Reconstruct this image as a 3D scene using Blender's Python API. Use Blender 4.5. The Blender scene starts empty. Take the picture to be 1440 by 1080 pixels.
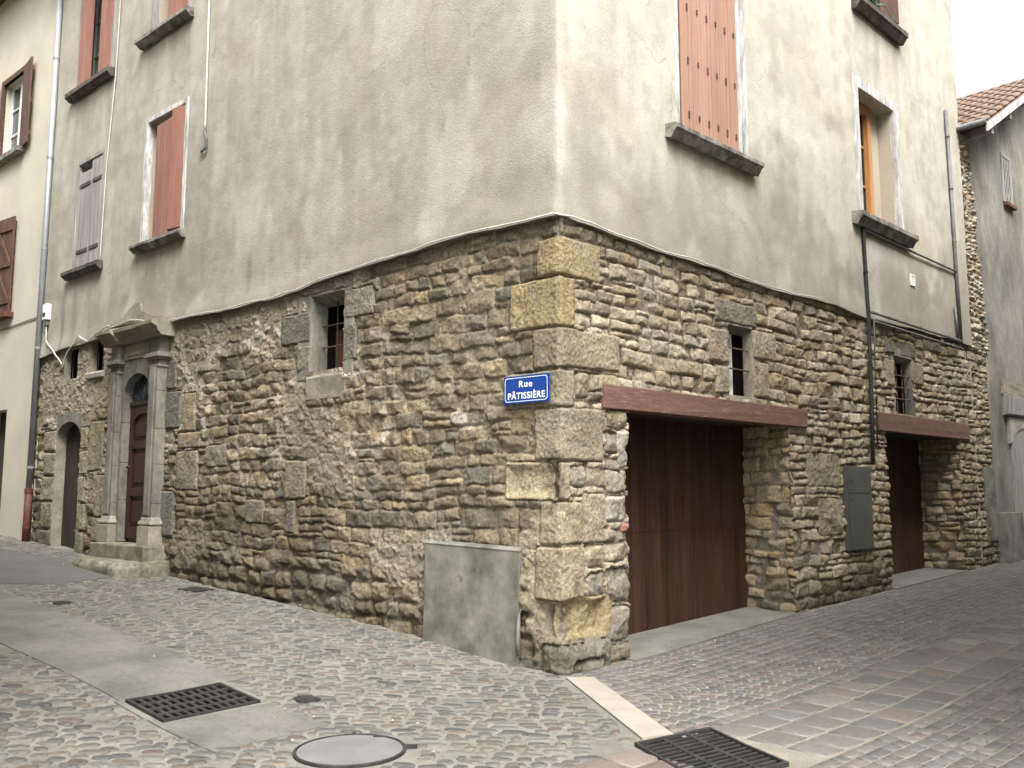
import bpy, bmesh, math, random
import numpy as np
from mathutils import Vector
random.seed(7)
rng = np.random.default_rng(11)
R_ = math.radians
S = bpy.context.scene
COL = S.collection
# ------------------------------------------------------------------ camera, sky, sun, exposure
cam = bpy.data.cameras.new('camera'); camo = bpy.data.objects.new('camera', cam); COL.objects.link(camo)
camo.location = (0, 0, 1.6); camo.rotation_euler = (R_(90) + math.atan(150/1250), 0, 0)
cam.sensor_width = 36; cam.lens = 36*1250/1440; cam.clip_end = 2000; cam.clip_start = .05
S.camera = camo
S.render.resolution_x = 1024; S.render.resolution_y = 768
SUN_EL, SUN_AZ = R_(56), R_(164)        # azimuth clockwise from +Y
world = bpy.data.worlds.new('World'); S.world = world; world.use_nodes = True
wn = world.node_tree; bg = wn.nodes['Background']
sky = wn.nodes.new('ShaderNodeTexSky'); sky.sky_type = 'NISHITA'; sky.sun_disc = False
sky.sun_elevation = SUN_EL; sky.sun_rotation = SUN_AZ; sky.dust_density = 9; sky.air_density = 1.0; sky.ozone_density = 1.0
hs = wn.nodes.new('ShaderNodeHueSaturation'); hs.inputs['Saturation'].default_value = .10
wn.links.new(sky.outputs[0], hs.inputs['Color']); wn.links.new(hs.outputs[0], bg.inputs[0])
bg.inputs[1].default_value = .15
sun = bpy.data.lights.new('sun', 'SUN'); suno = bpy.data.objects.new('sun', sun); COL.objects.link(suno)
sun.energy = .8; sun.angle = R_(22); sun.color = (1, .96, .9)
sd = Vector((math.sin(SUN_AZ)*math.cos(SUN_EL), math.cos(SUN_AZ)*math.cos(SUN_EL), math.sin(SUN_EL)))
suno.rotation_euler = sd.to_track_quat('Z', 'Y').to_euler()
S.view_settings.view_transform = 'Standard'; S.view_settings.look = 'None'
S.view_settings.exposure = 1.6; S.view_settings.gamma = 1

# ------------------------------------------------------------------ frames: the two streets
C0 = np.array((0.434, 7.995)); DL = np.array((-.7551, .6556)); NL = np.array((-.6556, -.7551))
DR = np.array((.7249, .6888)); NR = np.array((.6888, -.7249))
class Frame:
    def __init__(s, o, d, n): s.o = np.array(o, float); s.d = np.array(d, float); s.n = np.array(n, float)
    def P(s, a, z, o):
        q = s.o + s.d*a + s.n*o
        return (q[0], q[1], z)
    def turn(s, a, o, ang):          # leaf frame hinged at (a, o), swung outwards by ang
        c, k = math.cos(ang), math.sin(ang)
        q = s.o + s.d*a + s.n*o
        return Frame(q, s.d*c + s.n*k, -s.d*k + s.n*c)
L = Frame(C0, DL, NL); R = Frame(C0, DR, NR)
def gzv(x, y):
    dx = np.asarray(x, float)-C0[0]; dy = np.asarray(y, float)-C0[1]
    p = dx*DL[0]+dy*DL[1]; q = dx*DR[0]+dy*DR[1]
    def sm(v, xs, ys):
        return sum(np.interp(v+k, xs, ys) for k in (-.5, -.25, 0, .25, .5))/5
    return sm(p, [.3, 1, 2, 7, 11, 14, 40], [0, .05, .16, .44, .70, .86, 2.2]) + sm(q, [.8, 4, 7, 12, 40], [0, .14, .24, .38, 1.0])
def gz(x, y): return float(gzv(x, y))

# ------------------------------------------------------------------ noise
def _h(ix, iy, seed):
    n = (ix.astype(np.int64)*374761393 + iy.astype(np.int64)*668265263 + seed*1274126177) & 0xffffffff
    n = ((n ^ (n >> 13))*1274126177) & 0xffffffff
    n = n ^ (n >> 16)
    return (n & 0xffff)/32767.5 - 1
def vn(x, y, seed=0):
    x0 = np.floor(x); y0 = np.floor(y); fx = x-x0; fy = y-y0
    fx = fx*fx*(3-2*fx); fy = fy*fy*(3-2*fy)
    a = _h(x0, y0, seed); b = _h(x0+1, y0, seed); c = _h(x0, y0+1, seed); d = _h(x0+1, y0+1, seed)
    return (a*(1-fx)+b*fx)*(1-fy) + (c*(1-fx)+d*fx)*fy
def fbm(x, y, o=4, seed=0, g=.5):
    r = 0; a = 1; t = 0
    for i in range(o):
        r = r + a*vn(x*2**i + i*7.3, y*2**i + i*3.1, seed+i*17); t += a; a *= g
    return r/t*1.5
def ridge(x, y, o=3, seed=0):
    r = 0; a = 1; t = 0
    for i in range(o):
        r = r + a*(1-2*np.abs(vn(x*2**i, y*2**i, seed+i*13))); t += a; a *= .5
    return r/t
def ss(x, a, b):
    t = np.clip((x-a)/(b-a), 0, 1); return t*t*(3-2*t)

# ------------------------------------------------------------------ objects
def tag(o, label=None, cat=None, group=None, kind=None):
    if label: o['label'] = label
    if cat: o['category'] = cat
    if group: o['group'] = group
    if kind: o['kind'] = kind
    return o
def empty(name, loc, label, cat, group=None):
    o = bpy.data.objects.new(name, None); COL.objects.link(o); o.location = loc; o.empty_display_size = .2
    return tag(o, label, cat, group)
def rootloc(p):
    v = Vector((0, 0, 0))
    while p is not None: v += p.location; p = p.parent
    return np.array(v)
def link(name, me, m, parent):
    o = bpy.data.objects.new(name, me); COL.objects.link(o)
    if m: me.materials.append(m)
    if parent is not None:
        o.parent = parent
    return o
def npmesh(name, V, F, m, parent=None, col=None, smooth=False, loc=None):
    V = np.asarray(V, float)
    if parent is not None: V = V - rootloc(parent)
    elif loc is not None: V = V - np.array(loc)
    F = np.asarray(F, np.int32)
    me = bpy.data.meshes.new(name)
    me.vertices.add(len(V)); me.vertices.foreach_set('co', V.astype(np.float32).ravel())
    n, k = F.shape
    me.loops.add(n*k); me.loops.foreach_set('vertex_index', F.ravel())
    me.polygons.add(n); me.polygons.foreach_set('loop_start', np.arange(0, n*k, k, dtype=np.int32))
    me.update(calc_edges=True)
    if smooth: me.polygons.foreach_set('use_smooth', np.ones(n, bool))
    if col is not None:
        a = me.color_attributes.new('Col', 'FLOAT_COLOR', 'POINT')
        c = np.ones((len(V), 4), np.float32); c[:, :3] = col; a.data.foreach_set('color', c.ravel())
    o = link(name, me, m, parent)
    if parent is None and loc is not None: o.location = loc
    return o
class MB:
    def __init__(s): s.V = []; s.F = []; s.parts = []
    def add(s, V, F):
        b = len(s.V); s.parts.append((list(V), list(F))); s.V += [tuple(v) for v in V]; s.F += [tuple(i+b for i in f) for f in F]; return s
    def box(s, fr, a0, a1, z0, z1, o0, o1, taper=0):
        t = taper
        pts = [fr.P(a, z, o) for z, k in ((z0, 0), (z1, t)) for a, o in ((a0+k, o0), (a1-k, o0), (a1-k, o1-k), (a0+k, o1-k))]
        return s.add(pts, [(0, 1, 2, 3), (4, 5, 6, 7), (0, 1, 5, 4), (1, 2, 6, 5), (2, 3, 7, 6), (3, 0, 4, 7)])
    def hexa(s, pts): return s.add(pts, [(0, 1, 2, 3), (4, 5, 6, 7), (0, 1, 5, 4), (1, 2, 6, 5), (2, 3, 7, 6), (3, 0, 4, 7)])
    def prism(s, fr, poly, o0, o1):      # poly [(a,z)] extruded along the normal
        n = len(poly)
        V = [fr.P(a, z, o0) for a, z in poly] + [fr.P(a, z, o1) for a, z in poly]
        return s.add(V, [tuple(range(n)), tuple(range(n, 2*n))] + [(i, (i+1) % n, n+(i+1) % n, n+i) for i in range(n)])
    def profile(s, fr, prof, a0, a1):    # prof [(o,z)] extruded along the wall
        n = len(prof)
        V = [fr.P(a0, z, o) for o, z in prof] + [fr.P(a1, z, o) for o, z in prof]
        return s.add(V, [tuple(range(n)), tuple(range(n, 2*n))] + [(i, (i+1) % n, n+(i+1) % n, n+i) for i in range(n)])
    def tube(s, pts, r, n=8):
        pts = [Vector(p) for p in pts]; rings = []; up = Vector((.13, .21, .97))
        for i, p in enumerate(pts):
            d = (pts[min(i+1, len(pts)-1)] - pts[max(i-1, 0)]).normalized()
            u = d.cross(up)
            if u.length < .25: u = d.cross(Vector((1, .1, 0)))
            u.normalize(); w = d.cross(u)
            rr = r[i] if isinstance(r, (list, tuple)) else r
            rings.append([p + (u*math.cos(t)+w*math.sin(t))*rr for t in [2*math.pi*k/n for k in range(n)]])
        V = [v for g in rings for v in g]; F = []
        for i in range(len(rings)-1):
            for k in range(n):
                a, b = i*n+k, i*n+(k+1) % n; F.append((a, b, b+n, a+n))
        F += [tuple(range(n)), tuple(range((len(rings)-1)*n, len(rings)*n))]
        return s.add(V, F)
    def lathe(s, c, prof, n=20):         # prof [(r,z)] about a vertical axis
        V = [(c[0]+r*math.cos(2*math.pi*k/n), c[1]+r*math.sin(2*math.pi*k/n), z) for r, z in prof for k in range(n)]
        F = [(i*n+k, i*n+(k+1) % n, (i+1)*n+(k+1) % n, (i+1)*n+k) for i in range(len(prof)-1) for k in range(n)]
        return s.add(V, F + [tuple(range(n)), tuple(range(len(V)-n, len(V)))])
    def each(s, name, m, parent=None, **k):      # every piece its own object
        return [MB().add(V, F).build(name, m, parent, **k) for V, F in s.parts]
    def build(s, name, m, parent=None, bevel=0, smooth=False, loc=None, rough=0, sub=0):
        off = rootloc(parent) if parent is not None else (np.array(loc) if loc is not None else np.zeros(3))
        bm = bmesh.new(); vs = [bm.verts.new((v[0]-off[0], v[1]-off[1], v[2]-off[2])) for v in s.V]
        for f in s.F:
            try: bm.faces.new([vs[i] for i in f])
            except ValueError: pass
        if bevel: bmesh.ops.bevel(bm, geom=bm.edges[:], offset=bevel, segments=2, affect='EDGES', profile=.6, clamp_overlap=True)
        if sub: bmesh.ops.subdivide_edges(bm, edges=bm.edges[:], cuts=sub, use_grid_fill=True)
        bmesh.ops.recalc_face_normals(bm, faces=bm.faces[:])
        if rough:
            from mathutils import noise as mn
            for v in bm.verts:
                q = (v.co + Vector(off))
                v.co += mn.noise_vector(q*9)*rough + mn.noise_vector(q*27)*rough*.45
        if smooth:
            for f in bm.faces: f.smooth = True
        me = bpy.data.meshes.new(name); bm.to_mesh(me); bm.free()
        o = link(name, me, m, parent)
        if parent is None and loc is not None: o.location = loc
        return o

# ------------------------------------------------------------------ materials
def mat(name, c1, c2=None, scale=4, rough=.85, bump=.3, bscale=60, stretch=(1, 1, 1), attr=False, spec=.3, metal=0, c3=None, var=.25, detail=8, dist=.01, vscale=18, c3pos=.72, fine=0):
    m = bpy.data.materials.new(name); m.use_nodes = True; nt = m.node_tree; N = nt.nodes; K = nt.links
    b = N['Principled BSDF']; b.inputs['Roughness'].default_value = rough; b.inputs['Specular IOR Level'].default_value = spec; b.inputs['Metallic'].default_value = metal
    g = N.new('ShaderNodeNewGeometry'); mp = N.new('ShaderNodeMapping'); mp.inputs['Scale'].default_value = stretch
    K.new(g.outputs['Position'], mp.inputs['Vector'])
    if attr:
        a = N.new('ShaderNodeAttribute'); a.attribute_name = 'Col'; base = a.outputs['Color']
    else:
        n1 = N.new('ShaderNodeTexNoise'); n1.inputs['Scale'].default_value = scale; n1.inputs['Detail'].default_value = detail; n1.inputs['Roughness'].default_value = .6
        K.new(mp.outputs[0], n1.inputs['Vector'])
        r = N.new('ShaderNodeValToRGB'); K.new(n1.outputs['Fac'], r.inputs[0])
        r.color_ramp.elements[0].position = .35; r.color_ramp.elements[1].position = .65
        r.color_ramp.elements[0].color = (*c1, 1); r.color_ramp.elements[1].color = (*(c2 or c1), 1)
        if c3:
            e = r.color_ramp.elements.new(c3pos); e.color = (*c3, 1)
        base = r.outputs[0]
    n2 = N.new('ShaderNodeTexNoise'); n2.inputs['Scale'].default_value = vscale; n2.inputs['Detail'].default_value = 10; n2.inputs['Roughness'].default_value = .7
    K.new(mp.outputs[0], n2.inputs['Vector'])
    mr = N.new('ShaderNodeMapRange'); mr.inputs[1].default_value = .3; mr.inputs[2].default_value = .7; mr.inputs[3].default_value = 1-var; mr.inputs[4].default_value = 1+var
    K.new(n2.outputs['Fac'], mr.inputs[0])
    mx = N.new('ShaderNodeVectorMath'); mx.operation = 'SCALE'; K.new(base, mx.inputs[0]); K.new(mr.outputs[0], mx.inputs['Scale'])
    out = mx.outputs[0]
    if fine:
        n4 = N.new('ShaderNodeTexNoise'); n4.inputs['Scale'].default_value = 170; n4.inputs['Detail'].default_value = 3; n4.inputs['Roughness'].default_value = .7
        K.new(mp.outputs[0], n4.inputs['Vector'])
        m4 = N.new('ShaderNodeMapRange'); m4.inputs[1].default_value = .38; m4.inputs[2].default_value = .62; m4.inputs[3].default_value = 1-fine; m4.inputs[4].default_value = 1+fine
        K.new(n4.outputs['Fac'], m4.inputs[0]); m5 = N.new('ShaderNodeVectorMath'); m5.operation = 'SCALE'; K.new(out, m5.inputs[0]); K.new(m4.outputs[0], m5.inputs['Scale']); out = m5.outputs[0]
    K.new(out, b.inputs['Base Color'])
    if bump:
        n3 = N.new('ShaderNodeTexNoise'); n3.inputs['Scale'].default_value = bscale; n3.inputs['Detail'].default_value = 6; n3.inputs['Roughness'].default_value = .65
        K.new(mp.outputs[0], n3.inputs['Vector'])
        bp = N.new('ShaderNodeBump'); bp.inputs['Strength'].default_value = bump; bp.inputs['Distance'].default_value = dist
        K.new(n3.outputs['Fac'], bp.inputs['Height']); K.new(bp.outputs[0], b.inputs['Normal'])
    return m
M = {}
M['rubble'] = mat('rubble_stone', None, attr=True, rough=.92, bump=1.0, bscale=75, var=.48, vscale=34, spec=.2, dist=.013, fine=.30)
M['plaster'] = mat('old_render', None, attr=True, rough=.95, bump=.8, bscale=60, var=.13, vscale=38, spec=.15, dist=.009, fine=.09)
def cracks(m):
    nt = m.node_tree; N = nt.nodes; K = nt.links; b = N['Principled BSDF']; src = b.inputs['Base Color'].links[0].from_socket
    g = N.new('ShaderNodeNewGeometry'); n = N.new('ShaderNodeTexNoise'); n.inputs['Scale'].default_value = 1.6; n.inputs['Detail'].default_value = 8
    K.new(g.outputs['Position'], n.inputs['Vector']); ad = N.new('ShaderNodeVectorMath'); ad.operation = 'MULTIPLY_ADD'
    K.new(n.outputs['Color'], ad.inputs[0]); ad.inputs[1].default_value = (.9, .9, .9); K.new(g.outputs['Position'], ad.inputs[2])
    v = N.new('ShaderNodeTexVoronoi'); v.feature = 'DISTANCE_TO_EDGE'; v.inputs['Scale'].default_value = .55; K.new(ad.outputs[0], v.inputs['Vector'])
    r = N.new('ShaderNodeMapRange'); K.new(v.outputs['Distance'], r.inputs[0]); r.inputs[1].default_value = .0; r.inputs[2].default_value = .006; r.inputs[3].default_value = 1; r.inputs[4].default_value = 0
    n2 = N.new('ShaderNodeTexNoise'); n2.inputs['Scale'].default_value = .7; K.new(g.outputs['Position'], n2.inputs['Vector'])
    r2 = N.new('ShaderNodeMapRange'); K.new(n2.outputs['Fac'], r2.inputs[0]); r2.inputs[1].default_value = .5; r2.inputs[2].default_value = .6
    mu = N.new('ShaderNodeMath'); mu.operation = 'MULTIPLY'; K.new(r.outputs[0], mu.inputs[0]); K.new(r2.outputs[0], mu.inputs[1])
    mu2 = N.new('ShaderNodeMath'); mu2.operation = 'MULTIPLY'; K.new(mu.outputs[0], mu2.inputs[0]); mu2.inputs[1].default_value = .32
    mx = N.new('ShaderNodeMix'); mx.data_type = 'RGBA'; K.new(mu2.outputs[0], mx.inputs[0]); K.new(src, mx.inputs[6]); mx.inputs[7].default_value = (.09, .08, .065, 1)
    K.new(mx.outputs[2], b.inputs['Base Color'])
cracks(M['plaster'])
M['cobble'] = mat('cobble_stone', None, attr=True, rough=.62, bump=.3, bscale=120, var=.28, vscale=45, spec=.4, dist=.004, fine=.15)
M['sett'] = mat('sett_stone', None, attr=True, rough=.6, bump=.45, bscale=90, var=.28, vscale=30, spec=.4, dist=.006, fine=.15)
M['bed'] = mat('mortar_bed', (.118, .115, .10), (.172, .166, .145), 2.5, .9, .6, 110, var=.28, vscale=30, dist=.008, fine=.2)
M['sand'] = mat('pale_joint_sand', (.15, .142, .115), (.215, .20, .16), 3, .95, .6, 120, var=.25, vscale=50, dist=.005)
M['concrete'] = mat('channel_concrete', (.088, .086, .076), (.155, .15, .134), 1.6, .85, .5, 110, var=.2, vscale=22, dist=.005, fine=.14)
M['asphalt'] = mat('grey_screed', (.075, .075, .071), (.10, .098, .092), 1.2, .9, .5, 160, var=.15, vscale=60, dist=.004)
M['apron'] = mat('apron_concrete', (.108, .109, .095), (.165, .163, .14), 3, .9, .4, 90, var=.16, vscale=30, dist=.005)
M['marble'] = mat('beige_marble', (.25, .225, .185), (.30, .27, .225), 3, .6, .15, 60, var=.06)
M['cement'] = mat('cement_patch', (.08, .078, .062), (.135, .13, .104), 2.2, .8, .35, 70, var=.14, vscale=14, c3=(.22, .215, .185), c3pos=.63, fine=.1, dist=.006)
M['dressed'] = mat('dressed_stone', (.17, .155, .12), (.29, .265, .2), 3, .9, .6, 80, var=.25, vscale=25)
M['greystone'] = mat('grey_dressed_stone', (.11, .105, .09), (.24, .225, .19), 2.5, .9, .5, 90, stretch=(1, 1, .5), var=.2, vscale=20)
M['palestone'] = mat('pale_worn_stone', (.24, .225, .19), (.40, .385, .34), 4, .9, .5, 80, var=.2)
M['step'] = mat('mossy_step_stone', (.10, .10, .06), (.22, .20, .155), 4.5, .9, .7, 60, c3=(.29, .265, .215), var=.25)
M['sill'] = mat('weathered_sill', (.07, .065, .055), (.27, .26, .23), 6, .85, .5, 40, var=.3)
M['darksill'] = mat('dark_timber_sill', (.045, .038, .032), (.12, .105, .09), 8, .85, .5, 40, var=.3)
M['whitewood'] = mat('flaking_white_paint', (.30, .29, .28), (.55, .54, .52), 9, .8, .4, 50, stretch=(1, 1, .25), var=.25)
M['greywood'] = mat('weathered_grey_wood', (.20, .19, .185), (.34, .325, .31), 12, .85, .5, 50, stretch=(1, 1, .08), var=.25)
M['terra'] = mat('terracotta_shutter_paint', (.225, .105, .074), (.285, .14, .10), 5, .6, .15, 60, stretch=(1, 1, .15), var=.12)
M['terralight'] = mat('salmon_shutter_paint', (.31, .18, .125), (.365, .22, .16), 4, .55, .12, 60, stretch=(1, 1, .15), var=.07)
M['lintel'] = mat('red_painted_beam', (.13, .068, .052), (.175, .096, .076), 11, .8, .6, 50, stretch=(.6, .6, 5), c3=(.27, .225, .20), var=.3, c3pos=.67)
M['garage'] = mat('dark_red_door_wood', (.030, .0155, .0105), (.056, .028, .018), 5, .62, .4, 60, stretch=(1, 1, .06), var=.42, spec=.2, vscale=26)
M['doorwood'] = mat('brown_door_wood', (.026, .011, .009), (.042, .016, .012), 5, .45, .2, 50, stretch=(1, 1, .15), var=.2, spec=.4)
M['darkdoor'] = mat('black_brown_door', (.022, .018, .015), (.04, .032, .026), 5, .8, .2, 50, stretch=(1, 1, .15), var=.2)
M['brownwood'] = mat('dark_brown_shutter_wood', (.06, .03, .02), (.11, .052, .034), 6, .6, .25, 50, stretch=(1, 1, .2), var=.25)
M['rustwood'] = mat('rust_brown_board', (.075, .03, .018), (.13, .05, .03), 6, .8, .3, 50, stretch=(1, 1, .2), var=.3)
M['pine'] = mat('varnished_pine', (.40, .19, .07), (.50, .25, .10), 6, .45, .1, 50, stretch=(1, 1, .15), var=.15)
M['white'] = mat('white_gloss_paint', (.68, .68, .66), (.76, .76, .74), 4, .5, .05, 50, var=.05)
M['cable'] = mat('pale_cable', (.42, .41, .38), (.55, .54, .5), 8, .6, .1, 50, var=.15)
M['black'] = mat('black_conduit', (.02, .02, .022), (.035, .035, .036), 8, .5, .1, 50, var=.2)
M['conduit'] = mat('grey_plastic_conduit', (.09, .09, .092), (.14, .14, .14), 8, .5, .1, 50, var=.2)
M['zinc'] = mat('zinc_pipe', (.22, .24, .25), (.32, .34, .35), 3, .45, .1, 50, stretch=(1, 1, .3), var=.1, metal=.35, spec=.5)
M['redpipe'] = mat('rust_red_iron', (.07, .025, .02), (.10, .037, .03), 6, .6, .2, 50, var=.2)
M['iron'] = mat('cast_iron', (.026, .026, .026), (.048, .047, .045), 8, .6, .3, 90, var=.25, metal=.3)
M['rustiron'] = mat('rusty_bar', (.06, .038, .028), (.12, .07, .05), 12, .7, .3, 90, var=.25)
M['cover'] = mat('grey_manhole_fill', (.12, .12, .116), (.16, .16, .155), 2.5, .7, .3, 120, var=.1, vscale=60)
M['pit'] = mat('pit_shade_black', (.004, .004, .004), (.007, .006, .006), 3, 1.0, 0, 10, spec=0)  # black colour painted in for the shade of the drain pits
M['box'] = mat('olive_grey_metal', (.058, .06, .052), (.075, .078, .066), 3, .5, .08, 40, var=.1, spec=.4)
M['blue'] = mat('enamel_blue', (.012, .045, .22), (.016, .058, .27), 5, .25, .03, 30, var=.08, spec=.5)
M['signwhite'] = mat('enamel_white', (.70, .74, .80), (.76, .79, .83), 5, .3, 0, 30, var=.04)
M['tile'] = mat('canal_tile', (.13, .088, .064), (.21, .15, .115), 5, .85, .4, 50, var=.3, c3=(.30, .26, .2))
M['cream'] = mat('cream_render', (.44, .41, .325), (.52, .485, .39), .9, .95, .6, 55, var=.06, vscale=60, dist=.008)
M['greyrender'] = mat('grey_patchy_render', (.09, .086, .074), (.25, .24, .21), 1.3, .95, .7, 50, stretch=(1, 1, .5), var=.22, c3=(.30, .27, .2), c3pos=.68, fine=.1)
M['oprender'] = mat('warm_beige_render', (.36, .32, .25), (.42, .38, .3), .8, .95, .4, 50, var=.06)
M['interior'] = mat('interior_shade_black', (.01, .009, .008), (.018, .016, .014), 3, .9, 0, 10)  # near-black colour stands in for the shade inside openings
M['brick'] = mat('red_brick', (.30, .09, .05), (.36, .13, .08), 12, .85, .5, 60, var=.2)
def glass(name, c, r=.12):
    m = mat(name, c, tuple(x*1.3 for x in c), 2, r, 0, 10, var=.1, spec=.6); return m
M['glass'] = glass('dark_window_glass', (.03, .035, .04)); M['paleglass'] = glass('pale_window_glass', (.16, .17, .17), .2)

# ------------------------------------------------------------------ stone field: rasterised rubble over a wall grid
class Field:
    """heights H (m, outwards), colours K over grid s x z"""
    def __init__(f, s, z, seed):
        f.s = s; f.z = z; f.SS, f.ZZ = np.meshgrid(s, z, indexing='ij'); f.seed = seed
        f.H = np.zeros(f.SS.shape); f.K = np.zeros(f.SS.shape+(3,))
        f.n1 = fbm(f.SS*9, f.ZZ*9, 4, seed+1); f.n2 = .35*ridge(f.SS*13, f.ZZ*17, 3, seed+2)+.75*fbm(f.SS*22, f.ZZ*26, 3, seed+22); f.n3 = vn(f.SS*60, f.ZZ*60, seed+3)
        f.wx = .028*fbm(f.SS*3.1, f.ZZ*3.1, 2, seed+5) + .012*fbm(f.SS*14, f.ZZ*14, 2, seed+15)
        f.wz = .045*fbm(f.SS*1.1, f.ZZ*1.5, 2, seed+6) + .012*fbm(f.SS*12, f.ZZ*12, 2, seed+7)
        f.xi = rng
    def stone(f, a0, a1, z0, z1, col, amp=.03, base=0., warp=1., rnd=.35, ew=.018, rough=.010, joint=.008, tilt=.02, clear=False, lvl=-.03, flat=False, seed=0, facet=1.):
        mg = .09 if warp > .3 else .03
        i0, i1 = np.searchsorted(f.s, (a0-mg, a1+mg)); j0, j1 = np.searchsorted(f.z, (z0-mg, z1+mg))
        if i1-i0 < 2 or j1-j0 < 2: return
        sl = (slice(i0, i1), slice(j0, j1))
        X = f.SS[sl]+f.wx[sl]*warp; Z = f.ZZ[sl]+f.wz[sl]*warp
        cx, cz = (a0+a1)/2, (z0+z1)/2; ha, hz = (a1-a0)/2-joint, (z1-z0)/2-joint
        if ha <= .004 or hz <= .004: return
        rc = rnd*min(ha, hz)
        qx = np.abs(X-cx)-ha+rc; qz = np.abs(Z-cz)-hz+rc
        d = -(np.hypot(np.maximum(qx, 0), np.maximum(qz, 0))+np.minimum(np.maximum(qx, qz), 0)-rc)
        d = d + f.n1[sl]*.006*(.3+warp)
        if clear:
            m = d > -joint*1.2
            f.H[sl] = np.where(m, base+lvl, f.H[sl])
        inside = d > 0
        prof = 1-np.exp(-np.maximum(d, 0)/ew)
        r = np.random.RandomState(int(abs(cx*977+cz*7919)*100) % 99991+seed)
        ty, tx = r.uniform(-1, 1, 2)*tilt
        h = base + lvl + (amp-lvl)*prof + (ty*(Z-cz)/max(hz, .03)+tx*(X-cx)/max(ha, .05))*prof*.6
        if not flat:
            ph = r.uniform(0, 50)
            # rock faced: lowest of a few tilted planes, then chipping
            fac = np.full(X.shape, 9.)
            for _ in range(4):
                an = r.uniform(0, 2*np.pi); sl_ = r.uniform(.05, .42); o_ = r.uniform(.0, .014)
                fac = np.minimum(fac, o_ - sl_*((X-cx)*np.cos(an)*.8+(Z-cz)*np.sin(an)))
            h = h + prof*(np.clip(fac, -.028, .02)*facet + (ridge(X*8+ph, Z*10+ph, 2, f.seed+9)*.5 + f.n2[sl]*.5 + f.n1[sl]*.5 + f.n3[sl]*.18)*rough)
        else:
            h = h + prof*(f.n1[sl]*rough*.5 + f.n3[sl]*rough*.4 + fbm(X*3+cx, Z*3, 2, 4)*rough*.6)
        take = inside & ((h > f.H[sl]) | clear)
        f.H[sl] = np.where(take, h, f.H[sl])
        c = np.array(col)*(1+.22*f.n1[sl][..., None]+.13*f.n3[sl][..., None]+.10*f.n2[sl][..., None])
        edge = (.80+.20*np.clip(prof*1.3, 0, 1))[..., None]*0+1
        f.K[sl] = np.where(take[..., None], c*edge, f.K[sl])
def pack(s0, s1, z0, z1, hr, wr, r, split=.4):
    """coursed random rubble rectangles"""
    out = []; z = z0
    while z < z1:
        h = r.uniform(*hr)
        x = s0 - r.uniform(0, .2)
        while x < s1:
            w = h*r.uniform(*wr)
            if h > (hr[0]+hr[1])*.5 and r.random() < split:
                t = r.uniform(.35, .65)
                w = max(w, h*1.2)
                for (a, b) in ((0, t), (t, 1)):
                    if r.random() < .5 and w > .24:
                        k = r.uniform(.35, .65); out.append((x, x+w*k, z+h*a, z+h*b)); out.append((x+w*k, x+w, z+h*a, z+h*b))
                    else: out.append((x, x+w, z+h*a, z+h*b))
            else:
                dz = r.uniform(-.012, .012)
                out.append((x, x+w, z+dz, z+h+r.uniform(-.012, .012)))
            x += w
        z += h
    return out
def grid_faces(ns, nz, keep=None, flip=False):
    i, j = np.meshgrid(np.arange(ns-1), np.arange(nz-1), indexing='ij')
    a = i*nz+j; F = np.stack([a, a+nz, a+nz+1, a+1], -1)
    if flip: F = F[..., ::-1]
    F = F.reshape(-1, 4)
    if keep is not None: F = F[keep.ravel()]
    return F
def compact(V, F, K=None):
    u, inv = np.unique(F.ravel(), return_inverse=True)
    return V[u], inv.reshape(F.shape), (K[u] if K is not None else None)
def axis(segs, must):
    """segs: [(from,to,step)], must: values that have to be on the axis"""
    xs = []
    for a, b, st in segs: xs += list(np.arange(a, b, st))
    xs.append(segs[-1][1]); xs = np.array(xs)
    for m in must: xs[np.argmin(np.abs(xs-m))] = m
    return np.unique(xs)

# signed wall coordinate: negative = along the left street, positive = along the right street
OPEN = {  # a0,a1,z0,z1
    'arch': (-10.78, -9.86, .3, 2.86), 'portal': (-8.42, -7.36, .3, 3.42),
    'vent1': (-10.66, -10.12, 3.46, 3.98), 'vent2': (-9.68, -9.18, 3.5, 4.02), 'lwin': (-3.74, -3.12, 3.0, 3.9),
    'g1': (.95, 4.05, -.2, 2.45), 'w1': (2.77, 3.26, 2.67, 3.47), 'w2': (7.14, 7.74, 2.72, 3.57), 'g2': (6.75, 9.47, -.2, 2.5)}
TOPZ = 11.2
def zedge(s):
    """bottom edge of the render above the stone"""
    xs = [-11.7, -10.7, -9.2, -8.95, -8.2, -7.1, -5.4, -4.3, -3.2, -1.8, -.8, 0, .4, .86, 1.6, 2.2, 3.2, 4.2, 5.3, 6.1, 7, 8.5, 10.3]
    zs = [3.92, 3.98, 4.02, 4.12, 4.16, 3.99, 4.0, 3.97, 4.08, 4.12, 4.14, 4.13, 4.12, 4.09, 4.04, 4.05, 4.03, 4.03, 4.04, 4.0, 4.03, 4.04, 4.07]
    return np.interp(s, xs, zs) + .02*fbm(np.asarray(s)*1.7, np.asarray(s)*0, 3, 91)
root = empty('corner_house', (C0[0], C0[1], 0), 'tall old corner house with rubble stone ground floor and stained beige render above', 'house')

must = [v for k in OPEN.values() for v in k[:2]]+[0]
sx = axis([(-11.75, -7, .019), (-7, -3.4, .0135), (-3.4, 4.4, .0092), (4.4, 7.2, .013), (7.2, 10.95, .016)], must)
zx = axis([(-.12, 4.22, .0108)], [v for k in OPEN.values() for v in k[2:]])
f = Field(sx, zx, 3)
# ground mortar level
SS, ZZ = f.SS, f.ZZ
left = SS < 0
bl = fbm(SS*.55, ZZ*.8, 4, 41)       # large blotches
f.H[:] = -.028 + .010*f.n1 + .006*f.n2 + .004*f.n3
f.H[left] += .002
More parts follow.
